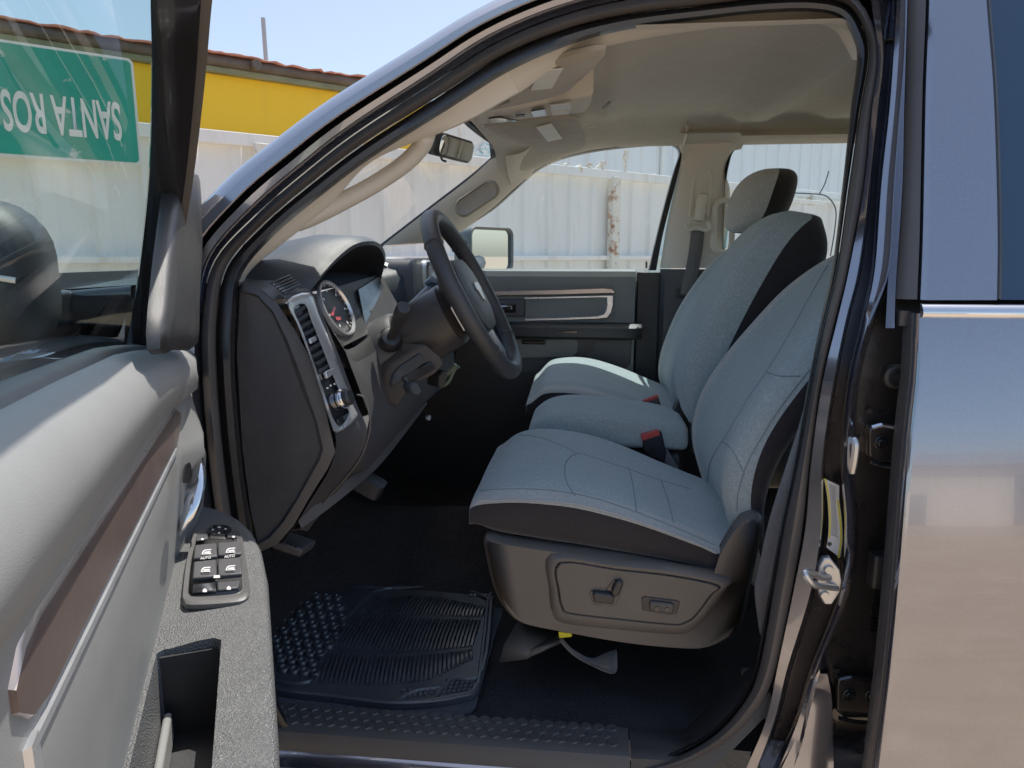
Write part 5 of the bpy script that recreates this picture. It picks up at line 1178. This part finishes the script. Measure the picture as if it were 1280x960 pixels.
mb = MB(); mb.tube(cr(P((700, 800, .262), (716, 817, .262), (740, 831, .266), (767, 841, .28)), 5), .002, 6); mb.build('strap_edge', M['rubber_grey'], DS)
# driver's belt webbing beside the seat
DBT = empty('seat_belt', parent=T)
a = P((1016, 470, .19), (1000, 530, .19), (984, 580, .19), (962, 650, .19), (948, 715, .20), (944, 740, .21), (950, 790, .23)); b = P((1030, 470, .155), (1016, 530, .155), (1004, 580, .155), (992, 650, .155), (978, 715, .16), (966, 745, .165), (952, 795, .21))
mb = MB(); mb.loft([cr(a, 5), cr(b, 5)]); mb.build('belt_webbing', M['belt'], DBT, solid=.0025)
mb = MB(); rbox(mb, px(935, 852, Y=.20), (.03, .012, .05), r=.006); mb.build('belt_anchor', M['black'], DBT)
mb = MB(); mb.prism([px(x, y, Y=.30) for x, y in ((1000, 487), (1009, 480), (1011, 491), (1002, 496))], (0, .004, 0)); mb.build('seat_tag', M['label'], DS)

# centre seat
CS_ = empty('centre_seat', parent=T)
zc_ = [(-.145, 1.0), (-.118, 1.028), (-.067, 1.046), (.087, 1.035), (.226, 1.016), (.266, .998), (.30, .98)]
zc2 = [(x, z+.004) for x, z in zc_]
def simple_cushion(xs, y0, y1, zt, zb, name, parent, mats, side=.03):
    rings = []
    for i, x in enumerate(xs):
        zt_ = itp(zt, x)
        for (dx, k) in (((-.006, .45), (-.012, .75), (0, .93)) if i == 0 else ((0, 1),)):
            h = (zt_-zb)*k
            pr = [(.02, 0), (0, .3), (.0, .62), (.006, .80), (.03, .93), (.12, .99), (.3, 1.0), (.5, 1.01), (.7, 1.0), (.88, .99), (.97, .93), (.994, .80), (1, .62), (1, .3), (.98, 0)]
            rings.append([V((x+dx, lerp(y0, y1, f), zb+h*g)) for f, g in pr])
    def mf(i, j): return 1 if j in (0, 1, 12, 13, 14) else 0
    mb = MB(); mb.loft(rings, closed=True, mf=mf, caps=True); return mb.build(name, mats, parent, sharp=False, sub=2)
simple_cushion([-.138, -.10, -.03, .05, .13, .2, .25, .275], .79, 1.045, zc_, .93, 'cushion', CS_, [M['cloth_blue'], M['cloth_blue']])
mb = MB(); mb.obox((-.09, .80, .70), (.34, 0, 0), (0, .22, 0), (0, 0, .23)); mb.build('cushion_base', M['black'], CS_, bev=.02)
xfc = [(1.0, .27), (1.07, .25), (1.14, .243), (1.226, .272), (1.33, .315), (1.456, .375), (1.517, .428), (1.545, .475), (1.56, .52)]
thc = [(1.0, .08), (1.2, .20), (1.45, .22), (1.52, .16), (1.56, .06)]
zsc = [1.0, 1.02, 1.07, 1.14, 1.2, 1.27, 1.34, 1.41, 1.47, 1.51, 1.54, 1.553]
def mfc(i, j):
    return 1 if j in (0, 1, 2, 13, 14, 15, 16, 17) else 2
backrest(zsc, lambda z: itp([(1.0, .80), (1.45, .79), (1.53, .81), (1.555, .85)], z), lambda z: itp([(1.0, 1.04), (1.45, 1.04), (1.53, 1.02), (1.555, .98)], z), xfc, thc, .004, 'backrest', CS_, wrap=.09, mf_=mfc)
# passenger seat
PS_ = empty('passenger_seat', parent=T)
zpp = [(-.17, 1.0), (-.126, 1.035), (-.01, 1.035), (.118, .995), (.2, .965), (.30, .93)]
zpf = [(-.17, 1.03), (-.126, 1.068), (-.01, 1.083), (.118, 1.047), (.199, 1.012), (.30, .97)]
cushion([-.17, -.13, -.09, -.04, .02, .08, .14, .2, .26, .32], 1.06, 1.53, zpp, zpf, [(-.2, .96), (.3, .90)], .024, .014, 'cushion', PS_)
mb = MB(); mb.obox((-.12, 1.09, .68), (.42, 0, 0), (0, .40, 0), (0, 0, .25)); mb.build('base_valance', M['black'], PS_, bev=.02)
xfp = [(.9, .32), (.98, .255), (1.04, .244), (1.122, .258), (1.228, .293), (1.33, .345), (1.427, .407), (1.458, .441), (1.475, .48), (1.485, .52)]
backrest([.84, .86, .93, 1.0, 1.06, 1.12, 1.18, 1.24, 1.30, 1.36, 1.41, 1.445, 1.47, 1.48], lambda z: itp([(.9, 1.07), (1.3, 1.08), (1.44, 1.14), (1.48, 1.2)], z), lambda z: itp([(.9, 1.52), (1.3, 1.50), (1.44, 1.42), (1.48, 1.34)], z), xfp, thk, .02, 'backrest', PS_)
headrest(V((.515, 1.26, 1.597)), PS_, sx=.088, sy=.13, sz=.095)
# buckles
for nm, pts, yv, rp, col in (('belt_buckle', [(803, 545), (827, 539), (833, 566), (831, 578), (812, 572), (804, 562)], .775, [(801, 545), (823, 539), (825, 545), (803, 552)], 'gloss_black'), ('belt_buckle', [(804, 503), (823, 496), (830, 517), (809, 518)], 1.06, [(803, 502), (822, 495), (824, 498), (804, 505)], 'gloss_black')):
    bk = empty(nm, parent=T)
    mb = MB(); mb.prism([px(x, y, Y=yv) for x, y in pts], (0, .022, 0)); mb.build('buckle_body', M['gloss_black'] if yv < .9 else plain('brown_black_buckle', (.06, .045, .04), .4), bk, bev=.004)
    mb = MB(); mb.prism([px(x, y, Y=yv-.002)+V((0, 0, .002)) for x, y in rp], (0, .02, 0)); mb.build('release_button', M['red'], bk, bev=.0015)
    mb = MB(); e_ = px(pts[2][0]-4, pts[2][1]-2, Y=yv+.01); mb.tube([e_, e_+V((.03, .01, -.05)), e_+V((.06, .01, -.12))], .012, 8, flat=.4); mb.build('buckle_strap', M['belt'], bk)
mb = MB(); ol = P((838, 524, .98), (853, 490, .98), (866, 512, .98), (862, 540, .98), (842, 532, .98)); mb.prism(ol, (0, .05, 0)); mb.build('seat_gap_shade', M['black'], CS_, bev=.004)  # black block stands in for the shade in the gap between seats
# ================================================================ driver's door, wide open
DR = empty('driver_door', parent=T)
def dpx(x, y, n=0.0, lean=0.0, z0=1.3):
    d = ray(x, y); a = (CAM-DH).dot(DN)-n-lean*(CAM.z-z0); b = d.dot(DN)-lean*d.z
    return CAM+d*(-a/b)
def snz(p): q = p-DH; return q.dot(DD), q.dot(DN), p.z
def zb_(s): return itp([(-.1, 1.285), (.1, 1.303), (.25, 1.324), (.47, 1.349), (.7, 1.360), (.9, 1.367), (1.1, 1.37)], s)
def zst(s): return 1.232+.036*(s-.2)/.7
def sfront(n_, z):
    xe = itp([(.6, 292), (1.0, 268), (1.05, 264), (1.2, 254), (1.26, 249), (1.31, 243)], z); lo_, hi_ = -.2, .7
    for _ in range(30):
        m_ = (lo_+hi_)/2
        if proj(dp(m_, n_, z))[0] > xe: lo_ = m_
        else: hi_ = m_
    return max(-.01, hi_)
SS = [.2, .25, .3, .4, .5, .6, .7, .8, .9, 1.0, 1.12]
mb = MB()
def dprof(s, zb0=None):
    zb0 = zb_(s); zs_ = zst(max(.1, s))
    return [(-.034, zb0-.01), (-.030, zb0+.002), (-.020, zb0+.003), (-.006, zb0-.002), (.005, zb0-.011), (.012, zb0-.026), (.011, zb0-.038), (.003, zb0-.062), (-.005, zs_+.032), (-.009, zs_+.012), (-.009, zs_-.04), (-.008, zs_-.055), (-.013, zs_-.09), (-.020, 1.09), (-.026, 1.045), (-.027, 1.0), (-.027, .60)]
rings = []
for e_, k_ in ((0, -.03), (.0, -.008), (.004, -.002), (.012, 0), (.03, 0)):
    r_ = []
    for n_, z in dprof(.12):
        n_ += .024*sm((1.215-z)/.03)*sm((z-.98)/.05)
        s_ = min(.17, sfront(n_, z)+e_)
        zz = z+(zb_(s_)-zb_(.12))*sm((z-1.15)/.12); r_.append(dp(s_, n_+k_, zz))
    rings.append(r_)
for s in SS: rings.append([dp(s, n_, z) for n_, z in dprof(s)])
mb.loft(rings); mb.build('trim_panel', M['door_grey'], DR, ang=60)
SB = [.02, .08, .15]+SS
mb = MB(); mb.loft([[dp(s, -.050, zb_(s)-.01), dp(s, -.047, zb_(s)+.007), dp(s, -.040, zb_(s)+.009), dp(s, -.030, zb_(s)+.006), dp(s, -.024, zb_(s)+.001)] for s in SB]); mb.build('belt_seal', M['rubber_grey'], DR)
SS = SB
mb = MB(); mb.loft([[dp(s, n_, z) for n_, z in ((-.05, .56), (-.026, .56), (-.026, .60))] for s in SS])
mb.build('door_bottom', M['black'], DR)
mb = MB(); mb.loft([[dp(s, n_, z) for n_, z in ((-.05, .56), (-.15, .57), (-.175, .8), (-.175, 1.05), (-.15, zb_(s)-.03), (-.11, zb_(s)), (-.06, zb_(s)))] for s in SS]); mb.build('door_skin', M['paint'], DR)
mb = MB(); mb.loft([[dp(-.046, n_, z) for n_, z in ((-.17, .57), (-.17, .9), (-.16, 1.15), (-.10, 1.29))], [dp(-.047, n_, z) for n_, z in ((-.02, .57), (-.03, .9), (-.03, 1.15), (-.06, 1.29))]]); mb.build('door_front_edge', M['paint_dark'], DR)
# bronze strip
mb = MB(); rings = []
for i, s in enumerate([.185, .20, .24, .3, .4, .5, .6, .7, .8, .85, .875, .892]):
    zc = zst(s); h = .022*min(1, (s-.175)/.05) if s < .24 else .022*itp([(.85, 1), (.875, .8), (.892, .25)], s)
    rings.append([dp(s, n_, zc+dz*h/.022-.004) for n_, dz in ((-.012, .024), (-.0088, .0215), (-.0062, .018), (-.0060, .010), (-.0060, -.012), (-.0065, -.021), (-.012, -.025))])
mb.loft(rings, caps=True, mf=lambda i, j: 1 if j in (0, 1) else 0); mb.build('trim_strip', [M['bronze'], M['bronze_light']], DR, ang=50)
mb = MB(); mb.loft([[dp(s, n_, zst(s)-.033+dz) for n_, dz in ((-.012, .003), (-.0065, .0018), (-.0060, -.0018), (-.012, -.003))] for s in (.26, .4, .6, .8, .88)], caps=True); mb.build('chrome_line', M['silver'], DR)
mb = MB(); mb.loft([[dp(s, n_, z) for s, n_ in ((.872, -.014), (.872, -.0065), (.884, -.006), (.889, -.014))] for z in (zst(.88)-.03, zst(.88)-.10)], caps=True); mb.build('trim_frame', M['silver'], DR)
# inner handle: cup and chrome lever near the hinge end
def dsx(x, y, s):
    d = ray(x, y); return CAM+d*((DH+DD*s-CAM).dot(DD)/d.dot(DD))
LV = [(225, 664), (225, 618), (239, 609), (248, 598), (252, 585), (252, 573), (256, 584), (257.5, 598), (256, 614), (251, 632), (243, 647), (234, 657)]
mb = MB(); A_ = cr([dsx(x, y, .150+(y-575)/90*.055) for x, y in LV], 3, True); ac = sum(A_, V())/len(A_)
mb.loft([[p-DD*.010 for p in A_], A_, [p.lerp(ac, .10)+DD*.003 for p in A_], [p.lerp(ac, .5)+DD*.006 for p in A_]], closed=True, caps=True); mb.build('door_handle', M['chrome'], DR, ang=60)
mb = MB(); sl_ = cr([dpx(x, y, .010) for x, y in ((231, 604), (231, 588), (235, 578), (239, 582), (239, 598))], 3, True); mb.prism(sl_, DN*-.002); mb.build('handle_slot', M['gloss_black'], DR, smooth=False)
mb = MB(); rr_ = cr([dsx(x, y, .19) for x, y in ((213, 560), (217, 580), (225, 600), (224, 640), (222, 668))], 4); mb.tube(rr_, .0055, 8); mb.build('handle_rim', M['door_grey'], DR)
# armrest with the pull pocket cut out
AZ = 1.045
ao = [(-.012, -.03), (-.012, .0), (.0, .012), (.04, .036), (.09, .056), (.15, .072), (.22, .083), (.32, .089), (.6, .090), (.92, .086), (.98, .06), (1.0, .0), (1.0, -.03)]
mb = MB(); pr = [V((s, n_, 0)) for s, n_ in ao]
def arm_ring(k, z): return [dp(s, -.03+(n_+.03)*k, z+(-.012*(1-sm((s+.02)/.2)))) for s, n_ in ao]
mb.loft([arm_ring(.70, .80), arm_ring(.88, .88), arm_ring(.98, .97), arm_ring(1.0, 1.01), arm_ring(1.0, AZ-.012), arm_ring(.985, AZ-.005), arm_ring(.95, AZ-.001), arm_ring(.90, AZ)], closed=True, caps=True)
arm = mb.build('armrest', [M['armrest']], DR, ang=40)
h0, h1 = snz(px(232, 800, Z=AZ)), snz(px(250, 948, Z=AZ))
mb = MB(); hs0, hs1 = h0[0], h1[0]+.05
mb.prism([dp(s, n_, AZ-.11) for s, n_ in ((hs0+.006, -.022), (hs0, -.016), (hs0, .032), (hs0+.008, .040), (hs1-.01, .040), (hs1, .03), (hs1, -.022))], (0, 0, .2))
ct = mb.build('cutter', M['black'], smooth=False); cut(arm, [ct])
mb = MB(); mb.obox(dp(hs0+.0015, -.020, AZ-.105), DD*.003, DN*.058, V((0, 0, .092))); mb.obox(dp(hs0+.004, -.021, AZ-.108), DD*(hs1-hs0-.008), DN*.060, V((0, 0, .004))); mb.build('pull_pocket', M['black'], DR)
mb = MB(); mb.obox(dp(hs0+.012, -.020, AZ-.10), DD*(hs1-hs0-.03), DN*.008, V((0, 0, .03))); mb.build('pocket_ledge', M['door_grey'], DR, bev=.003)
# switch bezel and switches
sb_ = [(245, 664), (258, 657), (285, 655), (300, 660), (306, 690), (312, 735), (308, 747), (290, 752), (240, 755), (229, 751), (228, 740), (233, 700), (240, 672)]
SZ = AZ+.0005
SBp = cr([px(x, y, Z=SZ+.003) for x, y in sb_], 3, True); sc_c = sum(SBp, V())/len(SBp)
mb = MB(); mb.loft([[p+V((0, 0, -.006)) for p in SBp], [p+V((0, 0, -.001)) for p in SBp], [p.lerp(sc_c, .03)+V((0, 0, .001)) for p in SBp], [p.lerp(sc_c, .14)+V((0, 0, .0)) for p in SBp], [p.lerp(sc_c, .20)+V((0, 0, -.002)) for p in SBp]], closed=True); mb.prism([p.lerp(sc_c, .2)+V((0, 0, -.002)) for p in SBp], (0, 0, -.003)); mb.build('switch_bezel', plain('bezel_plastic', (.085, .082, .08), .4, grain=.3), DR, ang=50)
def btn(name, pts, z, h, mat='charcoal', bev=.0018, tilt=0):
    p = [px(x, y, Z=z) for x, y in pts]; mb = MB(); top = [q+V((0, 0, h+(tilt if i in (0, 1) else 0))) for i, q in enumerate(p)]
    mb.loft([p, top], closed=True, caps=True); return mb.build(name, M[mat], DR, bev=bev)
zt_ = SZ+.0
mb = MB(); k_ = cr([px(x, y, Z=SZ+.004) for x, y in ((258, 664), (262, 658), (273, 656), (285, 657), (290, 662), (286, 667), (274, 669), (263, 668))], 3, True); kc_ = sum(k_, V())/len(k_)
mb.loft([[p+V((0, 0, -.006)) for p in k_], k_, [p.lerp(kc_, .2)+V((0, 0, .002)) for p in k_], [p.lerp(kc_, .7)+V((0, 0, .0008)) for p in k_]], closed=True, caps=True); mb.build('mirror_pad', M['gloss_black'], DR)
btn('mirror_button', [(246, 671), (260, 668), (260, 676), (244, 679)], zt_, .004); btn('mirror_button', [(262, 669), (281, 668), (282, 675), (262, 676)], zt_, .003, 'black'); btn('mirror_button', [(283, 667), (300, 666), (301, 674), (284, 675)], zt_, .004)
btn('switch_well', [(243, 682), (302, 678), (304, 729), (240, 735)], zt_-.001, .0015, 'gloss_black', .0003)
btn('window_switch', [(244, 688), (271, 685), (272, 700), (242, 703)], zt_, .006, tilt=.002); btn('window_switch', [(273, 685), (301, 683), (303, 697), (273, 699)], zt_, .006, tilt=.002)
btn('window_switch', [(243, 709), (271, 706), (271, 725), (241, 728)], zt_, .006, tilt=.002); btn('window_switch', [(273, 706), (302, 703), (303, 722), (273, 725)], zt_, .006, tilt=.002)
btn('lock_switch', [(242, 735), (270, 732), (271, 743), (241, 745)], zt_, .005, 'gloss_black'); btn('lock_switch', [(272, 732), (301, 730), (298, 739), (272, 742)], zt_, .005)
mb = MB(); ZI = zt_+.0092
def ic(x, y, pts, z=ZI):
    mb = MB(); mb.prism([px(x+a, y+b, Z=z) for a, b in pts], (0, 0, .0002)); mb.build('switch_symbol', M['white'], DR, smooth=False)
for x, y, fl in ((258, 690, -1), (288, 688, -1), (257, 712, -1), (288, 710, -1)):
    ic(x, y, [(-6, 3), (-4.5, -1), (-2, -2.8), (6, -3.4), (6, -2.4), (-1.5, -1.8), (-3.6, 0), (-4.4, 2.2), (6, 1.6), (6, 2.6)])
    ic(x, y, [(-3, 1.4), (-2, -.2), (5, -.8), (5, 1)])
for x, y, r_ in ((274, 659, 1.8), (266, 662, 1.4), (282, 661, 1.4), (274, 666, 1.2)): ic(x, y, [(-r_*1.3, r_*.5), (0, -r_*.7), (r_*1.3, r_*.5)], SZ+.0062)
for x, y in ((253, 674), (292, 671)): ic(x, y, [(-1.5, 1), (-1.5, -1), (1.5, -1), (1.5, 1)], zt_+.0045)
ic(271, 721, [(-4, 1.5), (-3.5, -1.5), (3.5, -1.9), (4, 1.2)], zt_+.0075)
for x, y in ((256, 738), (286, 735)): ic(x, y, [(-2.5, 2), (-2.5, -.5), (0, -2.5), (2.5, -.5), (2.5, 2)], zt_+.0055)

for x, y in ((257, 697), (287, 695)): text_mesh('switch_lettering', 'AUTO', M['white'], DR, px(x, y, Z=ZI), px(x+10, y-1.2, Z=ZI)-px(x, y, Z=ZI), px(x, y-10, Z=ZI)-px(x, y, Z=ZI), .0085, width=.0125)
# window frame, glass, sail and mirror
fpth = [dpx(x, y, -.058, .33) for x, y in ((222, -30), (219, 0), (216, 110), (207, 235), (190, 360), (176, 432))][::-1]
t0 = fpth[-1]; s0, n0, z0_ = snz(t0)
topz = 1.80; fpth2 = cr(fpth, 5)+[dp(s0+.12, n0+.02, z0_+.075), dp(s0+.25, -.062+.33*.47, 1.775), dp(.95, -.062+.33*.49, 1.79), dp(1.03, -.062+.33*.47, 1.77), dp(1.04, -.062, 1.36)]
def bar(path, n_off, th, wd, mi, mb):
    rings = []
    for i, p in enumerate(path):
        a = path[max(0, i-1)]; b = path[min(len(path)-1, i+1)]; tg = (b-a).normalized(); w_ = tg.cross(DN).normalized(); nn_ = w_.cross(tg)
        rings.append([p+nn_*(n_off+c_*th)+w_*(d_*wd) for c_, d_ in ((-.5, -.5), (-.5, .5), (-.3, .5), (-.3, .38), (.0, .38), (.0, .5), (.45, .5), (.5, .3), (.5, -.45), (.42, -.5))])
    mb.loft(rings, closed=True, caps=True)
mb = MB(); bar(fpth2, 0, .034, .020, 0, mb); mb.build('window_frame', M['gloss_black'], DR, ang=35)
mb = MB(); bar([p+DN*.008 for p in fpth2], .010, .014, .014, 0, mb); mb.build('frame_trim', M['seat_base'], DR, ang=35)
gl = [snz(p) for p in fpth2]; gl = [(s, n_-.004, z) for s, n_, z in gl]
mb = MB(); mb.loft([[dp(s, n_-.006, z) for s, n_, z in gl], [dp(s, -.045, zb_(s)-.01) for s, n_, z in gl]]); mb.build('window_glass', M['glass_door'], DR)
mb = MB(); sl = [(222, 224), (227, 216), (240, 216), (249, 224), (252, 300), (248, 380), (246, 432), (225, 436), (207, 436), (209, 360), (215, 290)]
SL = cr([dpx(x, y, .022) for x, y in sl], 3, True); slc = sum(SL, V())/len(SL)
mb.loft([[p-DN*.014 for p in SL], [p-DN*.004 for p in SL], [p.lerp(slc, .04)+DN*.002 for p in SL], [p.lerp(slc, .2)+DN*.004 for p in SL]], closed=True, caps=True); mb.build('mirror_sail', M['black'], DR, ang=50)
mh = empty('side_mirror', parent=T)
def mbox(c, ax_, bx_, cx_, prof, w_, h_, r_):
    return [[c+cx_*e+ax_*(a*k)+bx_*(b*k) for a, b in rrect(w_, h_, r_, 6)] for e, k in prof]
c = dpx(-52, 350, -.26); axm = (RT*.96+FW*.28); axm.z = 0; axm.normalize()
mb = MB(); mb.loft(mbox(c, axm, V((0, 0, 1)), V((0, 0, 1)).cross(axm), ((-.05, .6), (-.04, .85), (-.01, .98), (.05, 1.0), (.055, .95), (.045, .9)), .20, .21, .075), closed=True, caps=True); mb.build('mirror_housing', M['black'], mh, ang=50)
mb = MB(); p_ = [c+axm*(.098*k_)+V((0, 0, .01-.02*k_)) -V((0, 0, .0))-FW*.055 for k_ in (-.9, .2, .98)]; mb.tube(p_, .004, 6, flat=.5); mb.build('mirror_line', M['steel'], mh)
q0, q1, q2 = dpx(20, 386, -.25), dpx(95, 384, -.20), dpx(168, 384, -.10)
mb = MB(); mb.loft([[q+V((0, 0, b))+DD*a for a, b in rrect(.05, hh, .012, 4)] for q, hh in ((q0, .055), (q1, .06), (q2, .075))], closed=True, caps=True); mb.build('mirror_arm', M['gloss_black'], mh, ang=40)
# far side mirror
pm = empty('side_mirror', parent=T); c = px(608, 313, Y=1.95)
nm = V((.86, -.50, .06)).normalized(); am = V((.50, .86, 0)).normalized(); um = V((0, 0, 1))
wm = .29; hm = .185
mb = MB(); mb.loft([[c+nm*e+am*(a*k)+um*(b*k) for a, b in rrect(wm, hm, .035, 6)] for e, k in ((-.09, .6), (-.07, .85), (-.02, .97), (.03, 1), (.036, .98), (.032, .9), (.02, .87))], closed=True, caps=True); mb.build('mirror_housing', M['door_shaded'], pm, ang=50)
mb = MB(); mb.prism([c+nm*.022+am*(a*.87)+um*(b*.87) for a, b in rrect(wm, hm, .03, 6)], nm*.001); mb.build('mirror_glass', M['mirror'], pm, smooth=False)
mb = MB(); mb.tube([c+V((-.03, -.05, -.05)), c+V((-.02, -.2, -.07)), c+V((-.02, -.26, -.08))], .035, 10); mb.build('mirror_arm', M['black'], pm)
# hinges and check strap between door and body
for z in (.80, 1.15):
    mb = MB(); mb.obox(dp(-.05, -.05, z-.03), DD*.03+DN*.0, DN*.03, V((0, 0, .06))); mb.tube([dp(-.05, -.02, z-.04), dp(-.05, -.02, z+.04)], .011, 12); mb.build('hinge', M['paint_dark'], DR, bev=.002)

# ================================================================ mats on the floor
def matz(x, y): return floor_z(x, y)
MZ = .592
out_ = [(335, 858), (351, 866), (420, 874), (486, 882), (539, 880), (575, 874), (597, 866), (603, 841), (609, 790), (612, 754), (617, 738), (600, 735), (539, 735), (454, 735), (423, 729), (395, 717), (370, 709), (345, 712), (322, 760), (322, 830)]
RM = empty('rubber_floor_mat', label='ribbed black rubber floor mat lying in the driver footwell', cat='floor mat')
MO = cr([px(x, y, Z=MZ) for x, y in out_], 4, True); mc = sum(MO, V())/len(MO)
def bow(p): return V((p.x, p.y, p.z+.0+(.10*sm((-.60-p.x)/.4) if p.x < -.60 else 0)))
mb = MB(); mb.loft([[p+V((0, 0, -.008)) for p in MO], [p+V((0, 0, .004)) for p in MO], [p.lerp(mc, .012)+V((0, 0, .007)) for p in MO], [p.lerp(mc, .03)+V((0, 0, .007)) for p in MO], [p.lerp(mc, .04)+V((0, 0, .001)) for p in MO]], closed=True); mb.prism([p.lerp(mc, .04)+V((0, 0, .001)) for p in MO], (0, 0, -.006)); mb.build('mat_body', M['mat_rubber'], RM, ang=40)
zr = lambda x, y: (320+x/3.2, 660+y/3.2)
L_ = [(250, 625), (300, 485), (400, 345), (490, 272)]; Rr = [(870, 575), (868, 480), (905, 360), (925, 318)]
def inter(tab, t_):
    t_ *= len(tab)-1; i = min(int(t_), len(tab)-2); f = t_-i
    return (lerp(tab[i][0], tab[i+1][0], f), lerp(tab[i][1], tab[i+1][1], f))
mb = MB()
def mpt(x, y, dz=0): q = zr(x, y); p = px(q[0], q[1], Z=MZ); return p+V((0, 0, dz))
def rib(a, b, w_=.0042, h=.009):
    d_ = (b-a); s_ = V((-d_.y, d_.x, 0)).normalized()*w_
    rings = []
    n_ = 4
    for i in range(n_+1):
        p = a.lerp(b, i/n_); k = .25 if i in (0, n_) else 1
        rings.append([p-s_, p-s_*.55+V((0, 0, h*k)), p+s_*.55+V((0, 0, h*k)), p+s_])
    mb.loft(rings)
NR = 34
for row in range(3):
    for k in range(NR):
        f = (k+.5)/NR
        ta, tb = row/3+.02, (row+1)/3-.03
        def gp(t_):
            l_, r_ = inter(L_, t_), inter(Rr, t_)
            x = lerp(l_[0], r_[0], f); y = lerp(l_[1], r_[1], f)+(34*math.sin(math.pi*f)*(1-t_) if t_ < .4 else 0)-(22*math.sin(math.pi*f)*t_ if t_ > .7 else 0)
            return mpt(x, y, .0005)
        if row == 0 and f > .72:
            a = gp(ta+ (f-.72)*.55)
        else: a = gp(ta)
        rib(a, gp(tb))
mb.build('ribs', M['mat_rubber'], RM, ang=50)
mb = MB()
random.seed(3)
for col in range(8):
    for k in range(9):
        x = 60+col*42+k*6-((7-k)*4); y = 250+k*40+col*6-max(0, (col-3))*2
        l_ = inter(L_, max(0, min(1, 1-(y-272)/353)))
        if x > l_[0]-25 or y > 600-max(0, 90-x)*.5 or x < 50 or y < 235: continue
        c = mpt(x, y, .001); mb.lathe(c, (0, 0, 1), [(.0125, 0), (.0115, .006), (.009, .0075), (.007, .002)], 10)
mb.build('oval_studs', M['mat_rubber'], RM, ang=60)
mb = MB()
for r_ in range(4):
    for k in range(7):
        x = 770+k*20-r_*6; y = 612+r_*16-k*2
        if x < 890-r_*8: mb.lathe(mpt(x, y, .001), (0, 0, 1), [(.006, 0), (.005, .003), (.002, .0045)], 8)
        x = 590+k*22; y = 655+r_*12-k*3
        if r_ < 3 and x < 735: mb.lathe(mpt(x, y, .001), (0, 0, 1), [(.005, 0), (.004, .003), (.002, .004)], 8)
mb.build('corner_dots', M['mat_rubber'], RM); mb = MB()
for r_ in range(3):
    for k in range(6): mb.lathe(mpt(860+k*15, 245+r_*13, .001), (0, 0, 1), [(.006, 0), (.005, .003), (.002, .004)], 8)
mb.build('corner_dots', M['mat_rubber'], RM)
mb = MB()
for pts in ([(228, 625), (285, 480), (385, 335), (480, 255), (640, 238), (800, 240), (930, 290), (940, 300), (905, 575), (790, 605), (750, 640), (640, 655), (545, 705)], [(750, 640), (705, 700)], [(66, 610), (150, 625), (205, 620), (228, 610)]):
    mb.tube(cr([mpt(x, y, .002) for x, y in pts], 4), .0055, 6, flat=1.0)
mb.build('raised_edge', M['mat_rubber'], RM)
CM = [(335, 880), (360, 884), (400, 887), (470, 893), (554, 897), (580, 893), (592, 884), (598, 866), (612, 815), (619, 790), (628, 762), (622, 736), (560, 719), (480, 718), (440, 714), (414, 706), (390, 704), (350, 705), (318, 760), (318, 860)]
MO2 = cr([px(x, y, Z=.580) for x, y in CM], 4, True); c2_ = sum(MO2, V())/len(MO2)
mb = MB(); mb.loft([[p+V((0, 0, -.006)) for p in MO2], [p+V((0, 0, .001)) for p in MO2], [p.lerp(c2_, .02)+V((0, 0, .002)) for p in MO2]], closed=True); mb.prism([p.lerp(c2_, .02)+V((0, 0, .002)) for p in MO2], (0, 0, -.004))
o = mb.build('carpet_floor_mat', M['mat_carpet'], ang=40); setp(o, 'navy carpet mat showing around the edge of the ribbed rubber one', 'floor mat')

# ================================================================ set every empty at the base of its thing
bpy.context.view_layer.update()
def kids(o): return [c for c in bpy.data.objects if c.parent == o]
for e in [o for o in bpy.data.objects if o.type == 'EMPTY']:
    ms = []; stack = kids(e)
    while stack:
        k = stack.pop(); stack += kids(k)
        if k.type == 'MESH': ms += [k.matrix_world@V(c) for c in k.bound_box]
    if not ms or e.parent: continue
    lo_ = V((min(p.x for p in ms), min(p.y for p in ms), min(p.z for p in ms))); hi_ = V((max(p.x for p in ms), max(p.y for p in ms), 0))
    base_ = V(((lo_.x+hi_.x)/2, (lo_.y+hi_.y)/2, lo_.z)); e.location = base_
    for k in kids(e): k.location = k.location-base_
